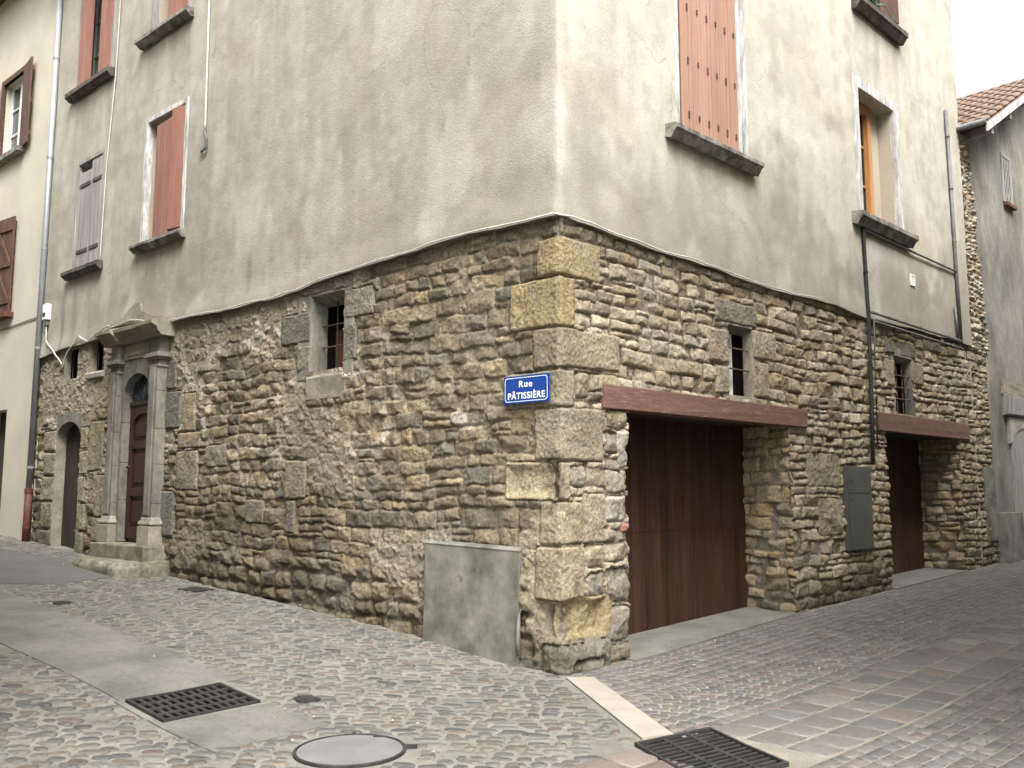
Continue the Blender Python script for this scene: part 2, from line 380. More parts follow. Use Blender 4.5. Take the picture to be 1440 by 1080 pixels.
# residual old render smeared over the left wall
smear = np.where(left, ss(fbm(SS*.9, ZZ*1.1, 4, 77) + .55*ss(-SS, 3.9, 5.5)*ss(ZZ, 2.1, 3.0) - .3*ss(ZZ, 1.9, 1.2) + .5*ss(-SS, 8.5, 9.2)*ss(ZZ, 2.5, 3.0), .10, .42), 0)
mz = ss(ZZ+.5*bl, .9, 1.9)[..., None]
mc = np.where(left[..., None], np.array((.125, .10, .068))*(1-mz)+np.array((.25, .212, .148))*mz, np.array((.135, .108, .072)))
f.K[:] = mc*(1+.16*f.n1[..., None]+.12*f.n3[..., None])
r = random.Random(5)
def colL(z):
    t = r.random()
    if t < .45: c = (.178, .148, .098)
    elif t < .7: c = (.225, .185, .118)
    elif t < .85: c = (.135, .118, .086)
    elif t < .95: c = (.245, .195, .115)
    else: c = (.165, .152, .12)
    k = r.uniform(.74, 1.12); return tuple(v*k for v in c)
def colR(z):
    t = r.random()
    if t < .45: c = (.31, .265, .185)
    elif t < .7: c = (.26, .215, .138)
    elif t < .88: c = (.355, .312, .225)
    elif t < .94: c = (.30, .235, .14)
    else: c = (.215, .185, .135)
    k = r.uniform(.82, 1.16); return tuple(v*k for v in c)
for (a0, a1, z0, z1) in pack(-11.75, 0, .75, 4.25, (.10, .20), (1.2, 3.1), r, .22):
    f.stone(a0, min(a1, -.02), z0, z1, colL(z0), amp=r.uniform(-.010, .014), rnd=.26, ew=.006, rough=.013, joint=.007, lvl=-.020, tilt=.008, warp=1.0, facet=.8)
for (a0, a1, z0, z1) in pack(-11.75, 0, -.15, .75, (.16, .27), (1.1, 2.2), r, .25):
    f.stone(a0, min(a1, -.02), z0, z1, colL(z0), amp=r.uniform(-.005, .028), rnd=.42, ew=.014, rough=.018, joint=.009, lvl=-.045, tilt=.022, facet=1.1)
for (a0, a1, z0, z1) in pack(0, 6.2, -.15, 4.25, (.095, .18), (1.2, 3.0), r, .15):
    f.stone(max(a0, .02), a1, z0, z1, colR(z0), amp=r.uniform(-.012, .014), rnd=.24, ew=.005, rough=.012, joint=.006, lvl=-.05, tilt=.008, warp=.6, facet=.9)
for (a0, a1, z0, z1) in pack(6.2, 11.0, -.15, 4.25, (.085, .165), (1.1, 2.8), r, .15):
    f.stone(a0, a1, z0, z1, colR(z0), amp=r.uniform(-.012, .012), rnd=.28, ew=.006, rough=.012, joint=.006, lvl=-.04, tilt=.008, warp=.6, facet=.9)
# smears: level stones out with rough pale mortar
lv = .000 + .020*f.n1 + .013*f.n2 + .004*f.n3
f.H = np.where(smear > 0, np.maximum(f.H*(1-.7*smear), f.H*(1-smear)+lv*smear), f.H)
sc = np.array((.285, .248, .18))*(1+.2*f.n1[..., None]+.12*f.n3[..., None])
f.K = f.K*(1-.75*smear[..., None]) + sc*.75*smear[..., None]
# bright lime patches
lime = np.where(left, ss(ridge(SS*1.1+3, ZZ*1.6, 3, 55)+.3*f.n1, .5, .85)*ss(ZZ, 1.3, 1.9)*ss(-SS, .6, 1.0)*(1-ss(ZZ, 2.2, 3.0)*ss(SS, -3, -2)), 0)
f.K = f.K*(1-.65*lime[..., None]) + np.array((.40, .36, .295))*.65*lime[..., None]; f.H += lime*.006*f.n1
# dressed blocks: (a0,a1,z0,z1,colour,amp)
OCH = (.30, .238, .13); TAN = (.25, .212, .142); GRY = (.20, .18, .14); BUF = (.25, .218, .15); DGR = (.14, .13, .105)
def blk(a0, a1, z0, z1, c, amp=.012, **k):
    kw = dict(warp=.35, rnd=.12, ew=.006, rough=.014, joint=.006, tilt=.004, clear=True, lvl=-.03, flat=True); kw.update(k)
    f.stone(a0, a1, z0, z1, c, amp=amp, **kw)
for q in [(-.27, .60, 3.57, 3.95, OCH), (-.60, .20, 3.10, 3.57, OCH), (-.32, .86, 2.72, 3.10, TAN), (-.66, .20, 2.36, 2.71, BUF), (-.30, .60, 1.88, 2.36, BUF),
          (-.68, -.12, 1.50, 1.87, (.31, .265, .17)), (-.08, .13, 1.50, 1.87, BUF), (-.26, .30, 1.11, 1.50, TAN), (.30, .60, 1.11, 1.58, BUF), (-.30, .31, .62, 1.10, TAN)]:
    blk(*q)
# small stones round the first garage jamb
for (a0, a1, z0, z1, c) in [(.21, .56, 3.38, 3.5, BUF), (.22, .42, 2.45, 2.68, TAN), (.42, .56, 2.5, 2.68, BUF), (.62, .94, 2.2, 2.36, BUF), (.62, .8, 2.0, 2.18, GRY), (.8, .95, 1.85, 2.2, (.36, .33, .27)),
        (.62, .95, 1.6, 1.84, BUF), (.15, .35, 1.62, 1.86, GRY), (.62, .95, 1.3, 1.58, (.33, .3, .24)), (.33, .62, .86, 1.08, TAN), (.33, .6, .6, .84, GRY), (.62, .95, .9, 1.1, BUF), (.62, .95, .55, .86, GRY), (.64, .95, .2, .52, GRY)]:
    blk(a0, a1, z0, z1, c, amp=.012, rnd=.35, ew=.01, rough=.016, flat=False, warp=.8, lvl=-.045)
blk(.84, .95, 1.2, 1.3, (.33, .10, .055), amp=.035, rnd=.4)
# eroded hollow below the quoins and the foot block that juts out
def dent(a0, a1, z0, z1, depth, e=.05, col=None):
    d = np.minimum(np.minimum(SS-a0, a1-SS), np.minimum(ZZ-z0, z1-ZZ)) + .02*f.n1
    w = ss(d, 0, e); f.H += depth*w
    if col is not None: f.K = f.K*(1-w[..., None]) + np.array(col)*w[..., None]*(1+.2*f.n1[..., None]+.1*f.n3[..., None])
blk(-.02, .72, .27, .64, (.30, .24, .14), amp=.0, rnd=.5, flat=False, rough=.02)
dent(-.22, .68, .26, .64, -.085, .09)
ef = ss(.34-np.abs(SS), 0, .2)*ss(2.0-ZZ, 0, .3); f.H -= ef*.055*np.maximum(0, fbm(SS*4, ZZ*4, 3, 88)); f.K *= (1-.25*ef*ss(fbm(SS*4, ZZ*4, 3, 88), .1, .5))[..., None]
dent(-.72, .02, 1.47, 1.90, -.045, .16)
blk(-.25, .70, -.12, .26, (.21, .19, .145), amp=.055, rnd=.4, ew=.04, flat=False, rough=.025)
blk(.1, .60, -.12, .11, (.17, .15, .11), amp=.07, rnd=.4, ew=.04, flat=False, rough=.025)
dent(-.62, -.40, .32, .52, -.05, .05, (.10, .085, .06))
# smooth cemented zone left of the foot
dent(-.46, -.30, .5, 1.09, .006, .03, (.27, .24, .16)); dent(-1.72, -.22, -.2, .14, .02, .04, (.22, .205, .165))
# left small window surround
for q in [(-4.36, -3.74, 3.36, 3.74, DGR), (-4.0, -3.74, 3.0, 3.34, GRY), (-3.95, -2.98, 3.92, 4.1, DGR), (-3.12, -2.6, 3.55, 3.90, GRY), (-3.12, -2.9, 3.05, 3.5, DGR)]: blk(*q, rnd=.12, amp=.02)
# right small windows
for q in [(2.52, 3.38, 3.48, 3.76, (.17, .15, .115)), (3.27, 3.78, 3.12, 3.47, BUF), (3.27, 3.62, 2.68, 3.10, TAN), (2.37, 2.77, 3.02, 3.40, (.25, .21, .15)), (2.5, 2.77, 2.68, 3.0, BUF),
          (6.85, 7.9, 3.58, 3.8, DGR), (7.75, 8.15, 3.2, 3.56, (.2, .165, .12)), (6.85, 7.13, 3.1, 3.5, TAN)]: blk(*q, rnd=.12, amp=.018)
# blocked putlog hole, squarish blocks by the meter cupboard
dent(4.95, 5.25, 2.2, 2.3, -.07, .03, (.07, .06, .05))
for q in [(4.45, 5.35, 1.63, 2.08, (.24, .205, .14)), (4.72, 5.32, 1.02, 1.5, (.25, .215, .15))]: blk(*q, rnd=.25, amp=.012, flat=False, rough=.012)
# dressed blocks along the portal, arch and left wall
for q in [(-7.35, -6.78, .95, 1.6, (.17, .165, .14)), (-7.36, -6.7, 2.45, 3.0, (.15, .145, .125)), (-7.36, -6.85, 3.02, 3.45, (.17, .16, .135)), (-6.78, -6.2, 1.6, 2.15, (.24, .21, .15)), (-6.75, -6.15, 2.17, 2.4, (.24, .205, .135)), (-6.0, -5.5, 1.9, 2.2, GRY),
          (-6.65, -6.3, 2.4, 2.95, (.25, .212, .135)), (-9.55, -9.05, 1.9, 2.7, (.235, .205, .13)), (-9.25, -8.9, 1.2, 1.85, BUF), (-9.3, -8.98, .8, 1.2, BUF), (-4.2, -3.75, 1.5, 1.95, BUF), (-4.15, -3.95, 1.1, 1.5, GRY), (-5.0, -4.6, 1.2, 1.5, GRY),
          (-.62, -.1, .3, .01, GRY)]:
    if q[3] > q[2]: blk(*q, rnd=.15, amp=.016)
# arch door jamb stones and head
for k, (z0, z1) in enumerate([(.5, .95), (.97, 1.4), (1.42, 1.85), (1.87, 2.25), (2.27, 2.62)]):
    blk(-11.3+.05*(k % 2), -10.78, z0, z1, (.235, .21, .15), rnd=.1, amp=.02); blk(-9.86, -9.6+.06*(k % 2), z0, z1, (.26, .235, .16), rnd=.1, amp=.02)
# damp foot, darkened further as contact shade; soot blotches; darker below render edge
damp_contact = ss(.55+.22*bl+.1*f.n1-ZZ+np.where(left, gzv(C0[0]-SS*0+DL[0]*np.abs(SS), C0[1]+DL[1]*np.abs(SS)), gzv(C0[0]+DR[0]*np.abs(SS), C0[1]+DR[1]*np.abs(SS))), 0, .5)
f.K *= (1-.5*damp_contact)[..., None]
soot = ss(bl+.4*f.n1, .25, .8)
f.K *= (1-.30*soot)[..., None]
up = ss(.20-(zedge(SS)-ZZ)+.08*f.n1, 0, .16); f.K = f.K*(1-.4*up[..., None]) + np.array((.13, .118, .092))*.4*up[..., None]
gr = ss(fbm(SS*2.3+9, ZZ*2.3, 4, 63), .25, .6)*.35
f.K = f.K*(1-gr[..., None]) + np.array((.20, .19, .165))*gr[..., None]*np.where(left, .75, 1.1)[..., None]
f.K = np.clip(f.K, .01, .9)
# band beyond the end of the house on the right: coarse broken rubble
endz = ss(SS, 10.2, 10.35)
f.H += endz*(.014*f.n2+.01*f.n1)
# pull H down where the render will overlap
f.H = np.where(ZZ > zedge(SS)+.02, np.minimum(f.H, .0), f.H)
f.H = np.where((SS > -1.78) & (SS < -.48) & (ZZ < 1.05), np.minimum(f.H, .012), f.H)
# ragged arrises at the big openings
def sheet(f, keep, name, parent):
    s = f.s; z = f.z
    a = np.abs(s)[:, None]
    D = np.where((s < 0)[:, None, None], DL, DR)           # (ns,1,2)
    t = ss(s, -.035, .035)[:, None, None]
    Nn = NL*(1-t)+NR*t; 
    mit = 1/np.maximum(np.sum(((NL+NR)/np.linalg.norm(NL+NR))*NL), .3)
    Nn = Nn/np.linalg.norm(Nn, axis=-1, keepdims=True)
    cb = np.exp(-(s/.02)**2)[:, None]                      # chipped corner
    H = f.H - cb*(.010+.022*np.maximum(0, fbm(f.ZZ*5, f.ZZ*0, 3, 71)))
    SSw = f.SS.copy()
    for k, e in (('g1', .95), ('g1', 4.05), ('g2', 6.75), ('g2', 9.47)):
        z1 = OPEN[k][3]; j = np.exp(-((f.SS-e)/.09)**2)
        SSw += j*(.028*fbm(f.ZZ*6+e, f.ZZ*0+e, 3, 31)) * (f.ZZ < z1+.1)
    XY = C0 + D*np.abs(SSw)[..., None] + Nn*H[..., None]
    V = np.concatenate([XY, f.ZZ[..., None]], -1)
    F = grid_faces(len(s), len(z), keep, flip=False)
    Vf, Ff, Kf = compact(V.reshape(-1, 3), F, f.K.reshape(-1, 3))
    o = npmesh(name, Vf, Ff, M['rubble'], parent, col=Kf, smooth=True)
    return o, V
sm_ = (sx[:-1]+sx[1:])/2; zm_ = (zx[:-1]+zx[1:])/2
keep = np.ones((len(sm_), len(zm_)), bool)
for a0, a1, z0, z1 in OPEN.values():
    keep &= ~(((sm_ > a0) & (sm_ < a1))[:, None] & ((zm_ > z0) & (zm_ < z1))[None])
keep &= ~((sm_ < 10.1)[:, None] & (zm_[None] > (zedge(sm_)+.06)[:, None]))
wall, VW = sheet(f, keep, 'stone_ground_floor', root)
# garage reveals: rubble patches that start exactly on the ragged edge of the front sheet
def reveal(edge, side, depth, z1, cols, seed, name='jamb'):
    i = int(np.argmin(np.abs(sx-edge))); jm = zx <= z1+1e-6
    z = zx[jm]; t = np.linspace(0, depth, int(depth/.012))
    g = Field(t, z, seed); g.H[:] = -.03+.008*g.n1; g.K[:] = np.array((.15, .13, .10))*(1+.2*g.n1[..., None])
    rr = random.Random(seed)
    for (a0, a1, b0, b1) in pack(0, depth, -.15, z1, (.10, .20), (1.2, 2.6), rr, .2):
        c = cols[rr.randrange(len(cols))]; kk = rr.uniform(.8, 1.15)
        g.stone(max(a0, -.04), a1, b0, b1, tuple(v*kk for v in c), amp=rr.uniform(-.012, .014), rnd=.22, ew=.005, rough=.011, joint=.006, lvl=-.045, tilt=.010, warp=.8, facet=1.4)
    dm = ss(.5+.2*g.n1-g.ZZ, 0, .4); g.K *= (1-.4*dm)[..., None]
    w = ss(t, 0, .05)[:, None]
    base = C0 + DR*edge
    V = np.zeros(g.SS.shape+(3,)); E0 = VW[i][jm]
    P = base + (-NR)*g.SS[..., None] + DR*side*g.H[..., None]
    V[..., :2] = E0[None, :, :2]*(1-w[..., None]) + P*w[..., None]; V[..., 2] = g.ZZ
    # keep depth monotone near the arris
    K0 = f.K[i][jm]; kw = ss(t, 0, .02)[:, None, None]; K = K0[None]*(1-kw)+g.K*kw
    F = grid_faces(len(t), len(z))
    npmesh(name, V.reshape(-1, 3), F, M['rubble'], root, col=K.reshape(-1, 3), smooth=True)
cR = [(.25, .205, .135), (.29, .235, .145), (.30, .22, .11), (.20, .175, .125), (.27, .23, .16)]
reveal(4.05, -1, .72, 2.45, cR, 101); reveal(.95, 1, .72, 2.45, cR, 102)
reveal(9.47, -1, .72, 2.5, cR, 103); reveal(6.75, 1, .72, 2.5, cR, 104)

# ------------------------------------------------------------------ rendered upper walls
PO = {  # window openings in the render
    'A': (-8.0, -6.87, 5.34, 7.26), 'C': (-10.45, -9.52, 5.34, 7.18), 'B': (-10.72, -9.45, 8.62, 10.6), 'D': (-8.0, -6.95, 8.72, 10.6),
    'big': (1.88, 3.18, 5.5, 7.75), 'W2': (6.27, 7.48, 5.52, 7.42), 'W3': (6.45, 7.7, 8.84, 10.7), 'pv': (7.77, 7.93, 4.73, 4.89)}
st = .045
px = axis([(-11.62, 10.2, st)], [v for k in PO.values() for v in k[:2]]+[0])
px = np.unique(np.concatenate([px, [-.02, .02, -.01, .01]]))
rows = np.concatenate([np.linspace(0, 1, 14)])
zt = axis([(4.55, TOPZ, .05)], [v for k in PO.values() for v in k[2:]])
ze = zedge(px)
Z = np.concatenate([ze[:, None] + (4.55-ze)[:, None]*rows[None, :-1], np.broadcast_to(zt, (len(px), len(zt)))], 1)
PX = np.broadcast_to(px[:, None], Z.shape)
H = .035 + .010*fbm(PX*.6, Z*.6, 3, 201) + .004*fbm(PX*3, Z*3, 3, 202) + .0016*vn(PX*20, Z*20, 9)
H += .05*ss(.45-(Z-ze[:, None]), 0, .45)**2*np.where(PX < 0, .55, .25)      # flare of the render over the stone
tt = ss(PX, -.03, .03)[..., None]; Nn = NL*(1-tt)+NR*tt; Nn = Nn/np.linalg.norm(Nn, axis=-1, keepdims=True)
H -= .010*np.exp(-(PX/.02)**2)
D = np.where((PX < 0)[..., None], DL, DR)
XY = C0 + D*np.abs(PX)[..., None] + Nn*H[..., None]
V = np.concatenate([XY, Z[..., None]], -1)
# colours
b1 = fbm(PX*.5, Z*.35, 4, 301); b2 = fbm(PX*1.6, Z*.9, 4, 302); stx = fbm(PX*5, Z*.35, 4, 303); fine = fbm(PX*9, Z*9, 2, 304)
lf = (PX < 0)[..., None]
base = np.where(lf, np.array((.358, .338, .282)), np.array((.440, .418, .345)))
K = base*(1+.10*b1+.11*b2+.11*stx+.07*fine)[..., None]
def tint(w, col): 
    global K
    w = np.clip(w, 0, 1)[..., None]; K = K*(1-w)+np.array(col)*w
tint(.30*ss(b2+.5*b1, .15, .8), (.23, .21, .17))
tint(.8*ss(np.where(PX < 0, .85, 1.15)-(Z-ze[:, None])+.5*b2+.35*stx, 0, 1.1)*np.where(PX < 0, .62, .68), (.17, .16, .13))
tint(.5*ss(fbm(PX*2.2, Z*2.2, 5, 411)-.5*(Z-ze[:, None])/2, .0, .4)*ss(2.2-(Z-ze[:, None]), 0, 1.5), (.21, .195, .155))
tint(.35*ss(ridge(PX*.9+2, Z*.7, 4, 412), .55, .9), (.24, .22, .17))
tint(.30*ss(stx+.6*b1, .3, .9)*(PX < 0), (.22, .20, .16))
tint(.22*ss(fbm(PX*4+5, Z*.3, 3, 306), .2, .7)*ss(-PX, 8.6, 9.3)*ss(6.3-Z, 0, 1.2), (.52, .51, .47))
tint(.5*ss(fbm(PX*5+5, Z*.25, 3, 307), .15, .6)*ss(-PX, 8.3, 9.3)*ss(5.3-Z, 0, .8), (.13, .125, .105))
tint(.12*ss(fbm(PX*1.1, Z*1.1, 4, 308), .2, .7), (.36, .27, .18))
for (a, b, z) in [(-8.1, -6.7, 5.25), (-10.6, -9.3, 5.25), (-10.8, -9.3, 8.5), (-8.2, -6.8, 8.6), (1.6, 3.5, 5.38), (5.9, 7.8, 5.35), (6.1, 7.8, 8.6)]:   # run-off below sills
    dd = z-Z; m = ss(PX, a-.05, a+.15)*(1-ss(PX, b-.15, b+.05))*ss(dd, -.02, .03)
    tint(.55*m*np.exp(-np.maximum(dd, 0)/.45)*(.55+.6*fbm(PX*6, Z*.5, 3, 320+int(z*3))), (.14, .13, .105))
tint(.7*np.exp(-(((PX-6.75)/.55)**2+((Z-5.0)/.22)**2)*1.6 - .5*b2), (.50, .50, .47))
tint(.10*np.exp(-((PX)/.05)**2), (.38, .35, .28))  # faint pale highlight painted down the house corner
tint(.40*ss(fbm(PX*.8+3, Z*.8, 5, 421), .12, .5)*ss(3.2-(Z-ze[:, None]), 0, 2.5), (.20, .18, .14))
tint(.30*ss(fbm(PX*3+3, Z*3, 4, 422), .2, .5), (.25, .235, .19))
tint(.30*ss(fbm(PX*2.4+7, Z*.8, 4, 423), .2, .6), (.50, .485, .43))
K = np.clip(K, .02, .8)
pm = (px[:-1]+px[1:])/2; ZM = (Z[:-1, :-1]+Z[1:, 1:])/2
kp = np.ones(ZM.shape, bool)
for a0, a1, z0, z1 in PO.values(): kp &= ~(((pm > a0) & (pm < a1))[:, None] & (ZM > z0) & (ZM < z1))
F = grid_faces(len(px), Z.shape[1], kp)
Vp, Fp, Kp = compact(V.reshape(-1, 3), F, K.reshape(-1, 3))
# lip under the bottom edge
nb = len(px); lipV = np.concatenate([V[:, 0], V[:, 0]], 0).copy(); lipV[nb:, :2] = (C0+D[:, 0]*np.abs(px)[:, None] - Nn[:, 0]*.03); lipV[nb:, 2] += .012
o = len(Vp); ii = np.arange(nb-1); lipF = np.stack([ii+nb, ii+nb+1, ii+1, ii], -1)+o
Vp = np.concatenate([Vp, lipV]); Fp = np.concatenate([Fp, lipF]); Kp = np.concatenate([Kp, np.tile(K[:, 0]*.8, (2, 1))])
npmesh('rendered_wall', Vp, Fp, M['plaster'], root, col=Kp, smooth=True)
# fallen render above the portal: exposed rubble scar
mb = MB(); pts = [(8.95, 4.15), (8.72, 4.19), (8.45, 4.24), (8.28, 4.35), (8.1, 4.42), (7.92, 4.40), (7.9, 4.28), (7.6, 4.2), (7.3, 4.12), (7.9, 4.11), (8.5, 4.13)]
mb.prism(L, pts, .03, .075); mb.build('render_scar', M['dressed'], root, rough=.008)
# end wall, back walls and roof of the house
mb = MB()
E1 = R.P(10.2, 0, 0); W1 = L.P(11.62, 0, 0)
E2 = tuple(np.array(E1[:2])+DL*9); 
def pr(poly, z0, z1):
    n = len(poly); return [(x, y, z0) for x, y in poly]+[(x, y, z1) for x, y in poly], [(i, (i+1) % n, n+(i+1) % n, n+i) for i in range(n)]
ring = [E1[:2], E2, tuple(np.array(W1[:2])+DR*9), W1[:2]]
V_, F_ = pr(ring, -.1, TOPZ); F_ = [F_[0], F_[1], F_[2]]
mb.add(V_, F_); mb.build('back_wall', M['oprender'], root)
mb = MB(); cR2 = [tuple(np.array(v)) for v in (R.P(10.5, TOPZ, .4), R.P(-.4, TOPZ, .4), L.P(11.9, TOPZ, .4), tuple(np.array(ring[2])+(-.2, .3))+(TOPZ,), tuple(np.array(ring[1])+(.3, .3))+(TOPZ,))]
cx_ = tuple(np.mean(np.array(cR2)[:, :2], 0))+(TOPZ+2.2,)
mb.add(cR2+[cx_], [(0, 1, 5), (1, 2, 5), (2, 3, 5), (3, 4, 5), (4, 0, 5), (0, 1, 2, 3, 4)]); mb.build('roof', M['tile'], root)
def returns(mb, fr, a0, a1, z0, z1, o0, o1, t=.03):
    for (b0, b1, y0, y1) in ((a0-t, a0, z0-t, z1+t), (a1, a1+t, z0-t, z1+t), (a0, a1, z1, z1+t), (a0, a1, z0-t, z0)):
        mb.box(fr, b0, b1, y0, y1, o0, o1)
def win_reveal(k, parent):
    a0, a1, z0, z1 = PO[k]; fr = L if a0 < 0 else R
    if a0 < 0: a0, a1 = -a1, -a0
    b = MB(); returns(b, fr, a0, a1, z0, z1, -.32, .012); b.build('reveal', M['oprender'], parent)
# ------------------------------------------------------------------ windows
def casement(fr, a0, a1, z0, z1, o, m_frame, m_glass, parent, name='window'):
    """glazing is the part; sash bars its child"""
    g = MB().box(fr, a0, a1, z0, z1, o-.02, o-.01).build(name, m_glass, parent)
    s = MB(); w = .055; c = (a0+a1)/2
    for b in ((a0, a0+w, z0, z1), (a1-w, a1, z0, z1), (a0+w, a1-w, z0, z0+w), (a0+w, a1-w, z1-w, z1), (c-.05, c+.05, z0+w, z1-w)):
        s.box(fr, *b, o-.012, o+.03)
    for k in (1, 2):
        zz = z0+(z1-z0)*k/3; s.box(fr, a0+w, c-.05, zz-.014, zz+.014, o-.01, o+.018); s.box(fr, c+.05, a1-w, zz-.014, zz+.014, o-.01, o+.018)
    s.build('sash', m_frame, g, bevel=.003)
    return g
def surround(fr, a0, a1, z0, z1, w, o0, o1, m, parent, name='frame', head=True, rough=.002):
    s = MB()
    s.box(fr, a0-w, a0, z0, z1+w, o0, o1); s.box(fr, a1, a1+w, z0, z1+w, o0, o1)
    if head: s.box(fr, a0, a1, z1, z1+w, o0, o1-.004)
    return s.build(name, m, parent, bevel=.004, sub=2, rough=rough)
def sill(fr, a0, a1, z0, z1, o1, m, parent, drop=.03):
    s = MB().profile(fr, [(-.1, z0+.01), (o1*.55, z0-drop), (o1-.03, z0+.015), (o1, z0+.035), (o1, z1-.012), (o1-.02, z1), (-.1, z1+.03)], a0, a1)
    return s.build('sill', m, parent, sub=3, rough=.007)
def shutter(fr, w, z0, z1, m, parent, planks=5, th=.035, brace=None, hinges=0, name='shutter', gap=.003, strips=False):
    """leaf in its own hinged frame: a 0..w"""
    s = MB(); pw = w/planks
    for k in range(planks):
        dz = random.uniform(-.004, .004) if brace is None else 0
        s.box(fr, k*pw+gap*.5, (k+1)*pw-gap*.5, z0+dz, z1+dz, 0, th+(0 if k % 2 else .002))
    s.box(fr, .004, w-.004, z0+.01, z1-.01, .004, th-.008)
    o = s.build(name, m, parent, bevel=.0025)
    if brace is not None:
        b = MB()
        for zz in (z0+.12*(z1-z0), z1-.12*(z1-z0)): b.box(fr, .02, w-.02, zz-.05, zz+.05, th+.002, th+.03)
        if brace == 'z':
            n = 2
            zs = [z0+.12*(z1-z0)+.05, z1-.12*(z1-z0)-.05]; mid = sum(zs)/2
            b.box(fr, .02, w-.02, mid-.045, mid+.045, th+.002, th+.03)
            for (q0, q1) in ((zs[0], mid-.045), (mid+.045, zs[1])):
                b.hexa([fr.P(a, z, oo) for oo in (th+.002, th+.028) for a, z in ((.03, q0), (.13, q0), (w-.03, q1), (w-.13, q1))])
        b.build('brace', brace_mat(m), o, bevel=.003)
    return o
def brace_mat(m): return M['brownwood'] if m in (M['greywood'],) else m
# A: left wall, first floor, right window
w = casement(L, 6.9, 7.97, 5.36, 7.24, -.22, M['greywood'], M['paleglass'], root)
win_reveal('A', w); surround(L, 6.87, 8.0, 5.34, 7.26, .075, -.05, .055, M['whitewood'], w); sill(L, 6.72, 8.18, 5.22, 5.31, .17, M['sill'], w)
MB().box(L, 7.74, 7.99, 5.36, 7.25, -.16, -.12).build('inner_board', M['greywood'], w, bevel=.003)
shutter(L.turn(6.88, .03, R_(12)), .26, 5.38, 7.22, M['terra'], w, 2); shutter(L.turn(7.13, .075, R_(-3)), .50, 5.33, 7.10, M['terra'], w, 5)
# C
w = casement(L, 9.54, 10.43, 5.36, 7.16, -.22, M['greywood'], M['glass'], root)
win_reveal('C', w); surround(L, 9.52, 10.45, 5.34, 7.18, .07, -.05, .05, M['greywood'], w); sill(L, 9.33, 10.66, 5.20, 5.30, .16, M['darksill'], w)
for fr_, ww, zt_ in ((L.turn(9.535, .0, 0), .40, 7.15), (L.turn(9.945, -.004, 0), .49, 7.02)):
    s = shutter(fr_, ww, 5.37, zt_, M['greywood'], w, 3)
    h_ = MB()
    for zz in (5.62, 6.78): h_.box(fr_, .02, ww-.06, zz-.03, zz+.03, .037, .05)
    h_.each('strap_hinge', M['darksill'], s, bevel=.003)
# B
w = casement(L, -9.47*-1, 10.70, 8.64, 10.58, -.2, M['greywood'], M['paleglass'], root)
win_reveal('B', w); sill(L, 9.28, 10.92, 8.46, 8.58, .17, M['darksill'], w); surround(L, 9.45, 10.72, 8.62, 10.6, .06, -.06, .045, M['greywood'], w)
shutter(L.turn(9.46, .02, R_(0)), .44, 8.66, 10.56, M['terra'], w, 4); shutter(L.turn(10.25, .02, R_(0)), .46, 8.66, 10.56, M['terra'], w, 4)
# D
w = casement(L, 6.97, 7.98, 8.74, 10.58, -.2, M['greywood'], M['paleglass'], root)
win_reveal('D', w); surround(L, 6.95, 8.0, 8.72, 10.6, .075, -.05, .05, M['greywood'], w); sill(L, 6.76, 8.32, 8.58, 8.68, .18, M['sill'], w)
shutter(L.turn(6.97, .0, 0), .6, 8.76, 10.56, M['terra'], w, 5)
# big window, right wall
w = casement(R, 1.90, 3.16, 5.52, 7.73, -.25, M['greywood'], M['glass'], root)
win_reveal('big', w); surround(R, 1.88, 3.18, 5.5, 7.75, .07, -.06, .05, M['whitewood'], w); sill(R, 1.62, 3.36, 5.38, 5.47, .19, M['sill'], w, drop=.06)
MB().box(R, 3.085, 3.17, 5.52, 7.74, -.05, .02).build('frame_post', M['whitewood'], w, bevel=.003)
k_ = 0
for a0, wd, ang in ((1.935, .205, 3), (2.14, .19, -3), (2.33, .185, 3), (2.515, .185, -3), (2.70, .185, 3), (2.885, .19, -3)):
    fr_ = R.turn(a0, .012 if ang > 0 else .022, R_(ang))
    s = shutter(fr_, wd-.004, 5.52, 7.72, M['terralight'], w, 3, th=.02)
    h_ = MB()
    for zz in (5.72, 6.35, 6.98, 7.55): h_.box(fr_, wd*.55, wd*.55+.022, zz-.04+.02*(k_ % 2), zz+.04, .021, .034)
    h_.each('hinge', M['rustiron'], s, bevel=.003); k_ += 1
# W2
w = casement(R, 6.3, 7.1, 5.54, 7.40, -.26, M['pine'], M['glass'], root)
MB().box(R, 6.30, 6.38, 5.56, 7.40, -.25, -.17).box(R, 7.02, 7.13, 5.56, 7.40, -.25, -.17).box(R, 6.38, 7.02, 7.28, 7.40, -.25, -.17).build('pine_frame', M['pine'], w, bevel=.004)
win_reveal('W2', w); surround(R, 6.27, 7.48, 5.52, 7.42, .16, -.03, .05, M['whitewood'], w, rough=.004); sill(R, 5.92, 7.78, 5.36, 5.47, .2, M['sill'], w, drop=.08)
MB().box(R, 7.14, 7.475, 5.53, 7.41, -.31, -.22).build('inner_board', M['oprender'], w)
# W3
w = casement(R, 6.48, 7.68, 8.86, 10.68, -.2, M['white'], M['glass'], root)
win_reveal('W3', w); sill(R, 6.2, 7.82, 8.64, 8.76, .2, M['darksill'], w, drop=.06); surround(R, 6.45, 7.7, 8.84, 10.7, .06, -.05, .045, M['brownwood'], w)
shutter(R.turn(7.14, .03, R_(8)), .52, 8.86, 10.6, M['brownwood'], w, 4)
MB().tube([R.P(6.5+.09*k, 8.83-.05*math.sin(k*.9), .2) for k in range(10)], .008).build('sill_cord', mat('green_cord', (.10, .30, .16), rough=.6, bump=0), w)
